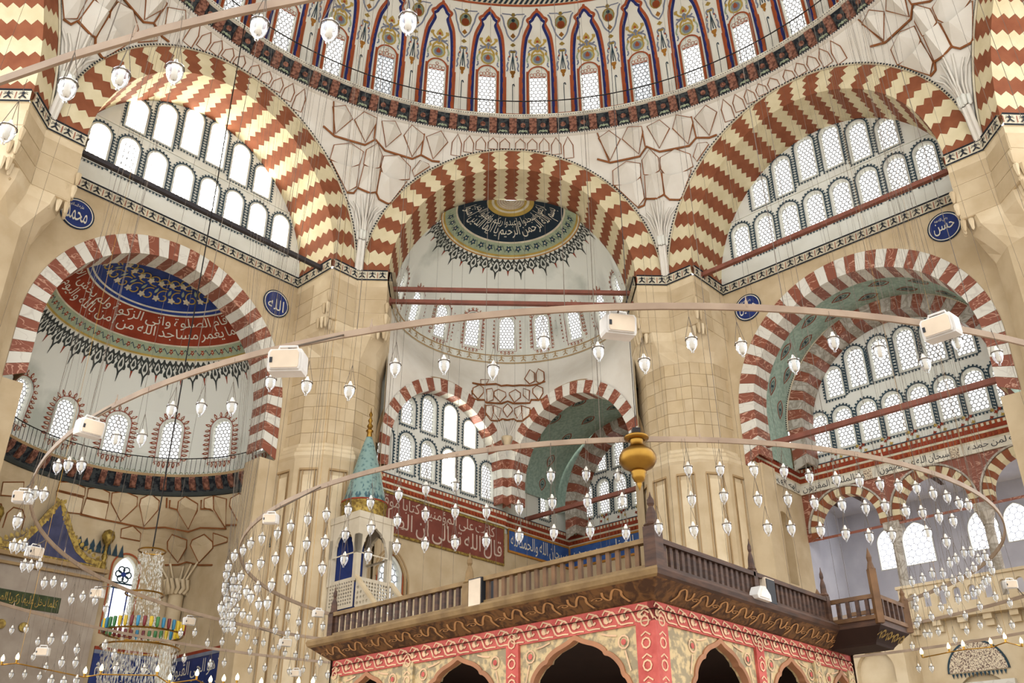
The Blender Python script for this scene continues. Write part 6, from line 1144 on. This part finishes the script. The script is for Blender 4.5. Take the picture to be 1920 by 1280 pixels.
for g, L in LAMPS.items():
    L = sorted(L, key=lambda p: (p[0]-CAM[0])/(p[1]-CAM[1]))
    for i, (x, y, z) in enumerate(L):
        o = bpy.data.objects.new('glass_lamp', GL); COL.objects.link(o); o.location = (x, y, z); o.rotation_euler = (random.uniform(-.06,.06), random.uniform(-.06,.06), random.uniform(0, 6)); tag(o, '%s %s, %s from the left' % (*GN[g], nth(i)), 'lamp', GN[g][0]+'s '+GN[g][1])
        for nm_, me in (('bulb', BU), ('wire_hanger', RM)): c = bpy.data.objects.new(nm_, me); link(c, o)
        on = [h for h in HOOPS if abs(math.hypot(x-h[0][0], y-h[0][1])-h[1]) < .12]; top = on[0][2] if on else ZD+sqrt(RD*RD-x*x-y*y)-.05; c = bpy.data.objects.new('suspension_wire', WR); c.location.z = .3; c.scale = (1, 1, max(.02, top-z-.3)); link(c, o)
o = bpy.data.objects.new('bare_bulb', None); COL.objects.link(o)
bpy.data.objects.remove(o)
# ------------------------------------------------------------------ loudspeakers on the hoops
SL = ['on the long hoop left of centre', 'on the long hoop right of centre', 'on the long hoop before the green vault', 'on the falling left end of the long hoop', 'at the far left bend of the long hoop', 'tilted on the hoop below the left bend', 'on the hoop above the green inscription', 'on the hoop right of the stained window', 'on the inner hoop before the left pier', 'on the inner hoop beside the platform rail', 'in the low left corner among lamps', 'below the far lamp cluster', 'lowest beside the platform eave', 'at the right edge over the gallery']
for i, p in enumerate(SPEAKERS):
    k = (1.0, 1.0, 1.0, .9, .8, .8, .8, .8, .62, .62, .8, .8, .7, .8)[i]; c = Vector(p); a = atan2(c.y-CAM[1], c.x-CAM[0])+(.35 if i % 2 else -.3)-pi/2
    r = thing('loudspeaker', p, 'white box loudspeaker '+SL[i], 'loudspeaker'); Rz = Matrix.Rotation(a, 3, 'Z') @ Matrix.Rotation(.12, 3, 'X')
    Tm = lambda x, y, z: tuple(c+Rz @ Vector((x*k, y*k, z*k)))
    prof2 = [(-.15,-.1),(.15,-.1),(.16,-.07),(.16,.08),(.14,.11),(-.14,.11),(-.16,.08),(-.16,-.07)]
    mb = MB(); mb.prism(prof2, lambda s, t, o=0: Tm(s, o, t), -.06, .12); mb.prism([(x*.86, z*.86) for x, z in prof2], lambda s, t, o=0: Tm(s, o, t), -.09, -.06); ob('cabinet', mb, ['speaker_white'], r)
    mb = MB(); mb.prism([(x*.8, z*.78) for x, z in prof2], lambda s, t, o=0: Tm(s, o, t), -.1, -.088); gc = ob('grille_cloth', mb, ['speaker_cloth'], r)
    mb = MB(); mb.prism([(-.13,-.03),(-.105,-.03),(-.105,.02),(-.13,.02)], lambda s, t, o=0: Tm(s, o, t), -.106, -.1); ob('badge', mb, ['speaker_black'], gc)
    mb = MB(); mb.tube([Tm(-.1,.02,.1), Tm(-.08,.02,.16), Tm(.08,.02,.16), Tm(.1,.02,.1)], .012, 5)
    hp = min(((Vector((h[0][0], h[0][1], h[2]))+(Vector((p[0]-h[0][0], p[1]-h[0][1], 0)).normalized()*h[1])) for h in HOOPS), key=lambda q_: (q_-c).length)
    ob('bracket', mb, ['speaker_white'], r); mb = MB()
    if (hp-c).length < 1.2: mb.tube([Tm(0,.02,.15), tuple(hp)], .01, 5)
    else: mb.tube([Tm(0,.02,.15), (p[0], p[1], ZD+sqrt(RD*RD-p[0]**2-p[1]**2))], .004, 4)
    ob('hanging_rod', mb, ['wire'], r)

# ------------------------------------------------------------------ brass urn
ux, uy, uz = .62, -7.66, 5.93; urn = thing('brass_urn', (ux, uy, uz), 'polished brass urn hanging from the inner hoop before the right pier', 'urn')
mb = MB(); mb.lathe([(.1,.2),(.155,.22),(.16,.245),(.12,.265),(.1,.28)][::-1], (ux, uy, uz), 24); ob('rim', mb, ['brass'], urn, True)
mb = MB(); mb.lathe([(.12,.25),(.09,.22),(.085,.14),(.12,.1),(.2,.05),(.235,-.02),(.235,-.08),(.19,-.15),(.1,-.2),(.08,-.21)], (ux, uy, uz), 28); ob('bowl', mb, ['brass'], urn, True)
mb = MB(); mb.lathe([(.085,-.2),(.1,-.23),(.085,-.26),(.09,-.28),(.06,-.34),(.03,-.36),(.035,-.38),(.01,-.44),(.003,-.46)], (ux, uy, uz), 18); ob('pendant_finial', mb, ['brass'], urn, True)
mb = MB(); mb.tube([(ux,uy,uz+.26),(ux,uy,ZD+13)], .005, 4); mb.box(ux-.05, ux+.05, uy-.05, uy+.05, uz+.28, uz+.36); ob('suspension', mb, ['iron'], urn)

# ------------------------------------------------------------------ crystal chandelier at the left, lit bulbs
hx, hy, hz = -10.4, 8.2, 6.7; ch = thing('crystal_chandelier', (hx, hy, hz), 'large crystal chandelier with coloured glass crown at lower left', 'chandelier')
def drop(mb, p, l, r): 
    x, y, z = p; mb.mesh([(x,y,z),(x+r,y,z-l*.6),(x,y+r,z-l*.6),(x-r,y,z-l*.6),(x,y-r,z-l*.6),(x,y,z-l)], [(0,1,2),(0,2,3),(0,3,4),(0,4,1),(5,2,1),(5,3,2),(5,4,3),(5,1,4)])
mb = MB(); rnd = random.Random(3)
for j in range(900):
    t = rnd.random(); rr = (.32+.18*t)*sqrt(rnd.random()*.5+.5); a = rnd.random()*2*pi; drop(mb, (hx+rr*cos(a), hy+rr*sin(a)-.4, hz+2.2-2.0*t), .12, .018)
ob('crystal_column', mb, ['crystal'], ch, kind='stuff')
mb = MB()
for j in range(1500):
    a = rnd.random()*2*pi; rr = 1.0*sqrt(.35+.65*rnd.random()); drop(mb, (hx+rr*cos(a), hy+rr*sin(a), hz-.1-1.6*rnd.random()), .16, .016)
ob('crystal_skirt', mb, ['crystal'], ch, kind='stuff')
for z, R in ((hz+.02, 1.05), (hz-.35, 1.02), (hz+1.0, .5), (hz+2.2, .36)):
    mb = MB(); mb.tube([(hx+R*cos(2*pi*j/32), hy+R*sin(2*pi*j/32)-(.4 if z > hz+.5 else 0), z) for j in range(32)], .025, 5, 0, True); ob('brass_ring', mb, ['brass'], ch)
for j in range(40):
    a = 2*pi*j/40; mb = MB(); c = (hx+1.05*cos(a), hy+1.05*sin(a), hz+.05); mb.lathe([(.03,0),(.045,.05),(.05,.2),(.045,.26)], c, 7); ob('coloured_glass', mb, ['crystal_colour_'+'abcd'[rnd.randrange(4)]], ch, True)
mb = MB(); mb.tube([(hx, hy-.4, hz+2.2), (hx, hy-.4, ZD+sqrt(RD*RD-hx*hx-(hy-.4)**2))], .02, 5); ob('chain', mb, ['iron'], ch)
# lit bulbs on their own thin lamp rings
LB = MB(); LB.lathe([(.004,-.06),(.03,-.04),(.04,0),(.03,.04),(.012,.07),(.004,.09)], (0,0,0), 8); LBM = meshdata('lit_bulb', LB, ['bulb_lit'], True)
SK = MB(); SK.lathe([(.02,-.12),(.025,-.05),(.02,-.04)], (0,0,0), 8); SKM = meshdata('socket', SK, ['brass'])
nl = 0; nr_ = 0
for p in BULBS:
    left = p[0] < 0; i = nl if left else nr_
    if left: nl += 1
    else: nr_ += 1
    o = bpy.data.objects.new('lit_bulb', LBM); COL.objects.link(o); o.location = p; tag(o, 'glowing candle bulb %s, %s from the left' % ('at the bottom left' if left else 'before the tiled lunette', nth(i)), 'bulb', 'lit bulbs %s' % ('at lower left' if left else 'at lower right'))
    c = bpy.data.objects.new('socket', SKM); link(c, o)
for side, lb in ((-1, 'thin brass lamp rail carrying glowing bulbs at lower left'), (1, 'thin brass lamp rail carrying glowing bulbs at lower right')):
    pts = sorted([p for p in BULBS if p[0]*side > 0]); mb = MB(); mb.tube([(p[0], p[1], p[2]-.12) for p in pts], .014, 5)
    for p in (pts[1], pts[-2]): mb.tube([(p[0]+.05, p[1], p[2]-.12), (p[0]+.05, p[1], ZD+sqrt(RD*RD-(p[0]+.05)**2-p[1]**2))], .004, 3)
    tag(ob('lamp_rail', mb, ['brass']), lb, 'rail')
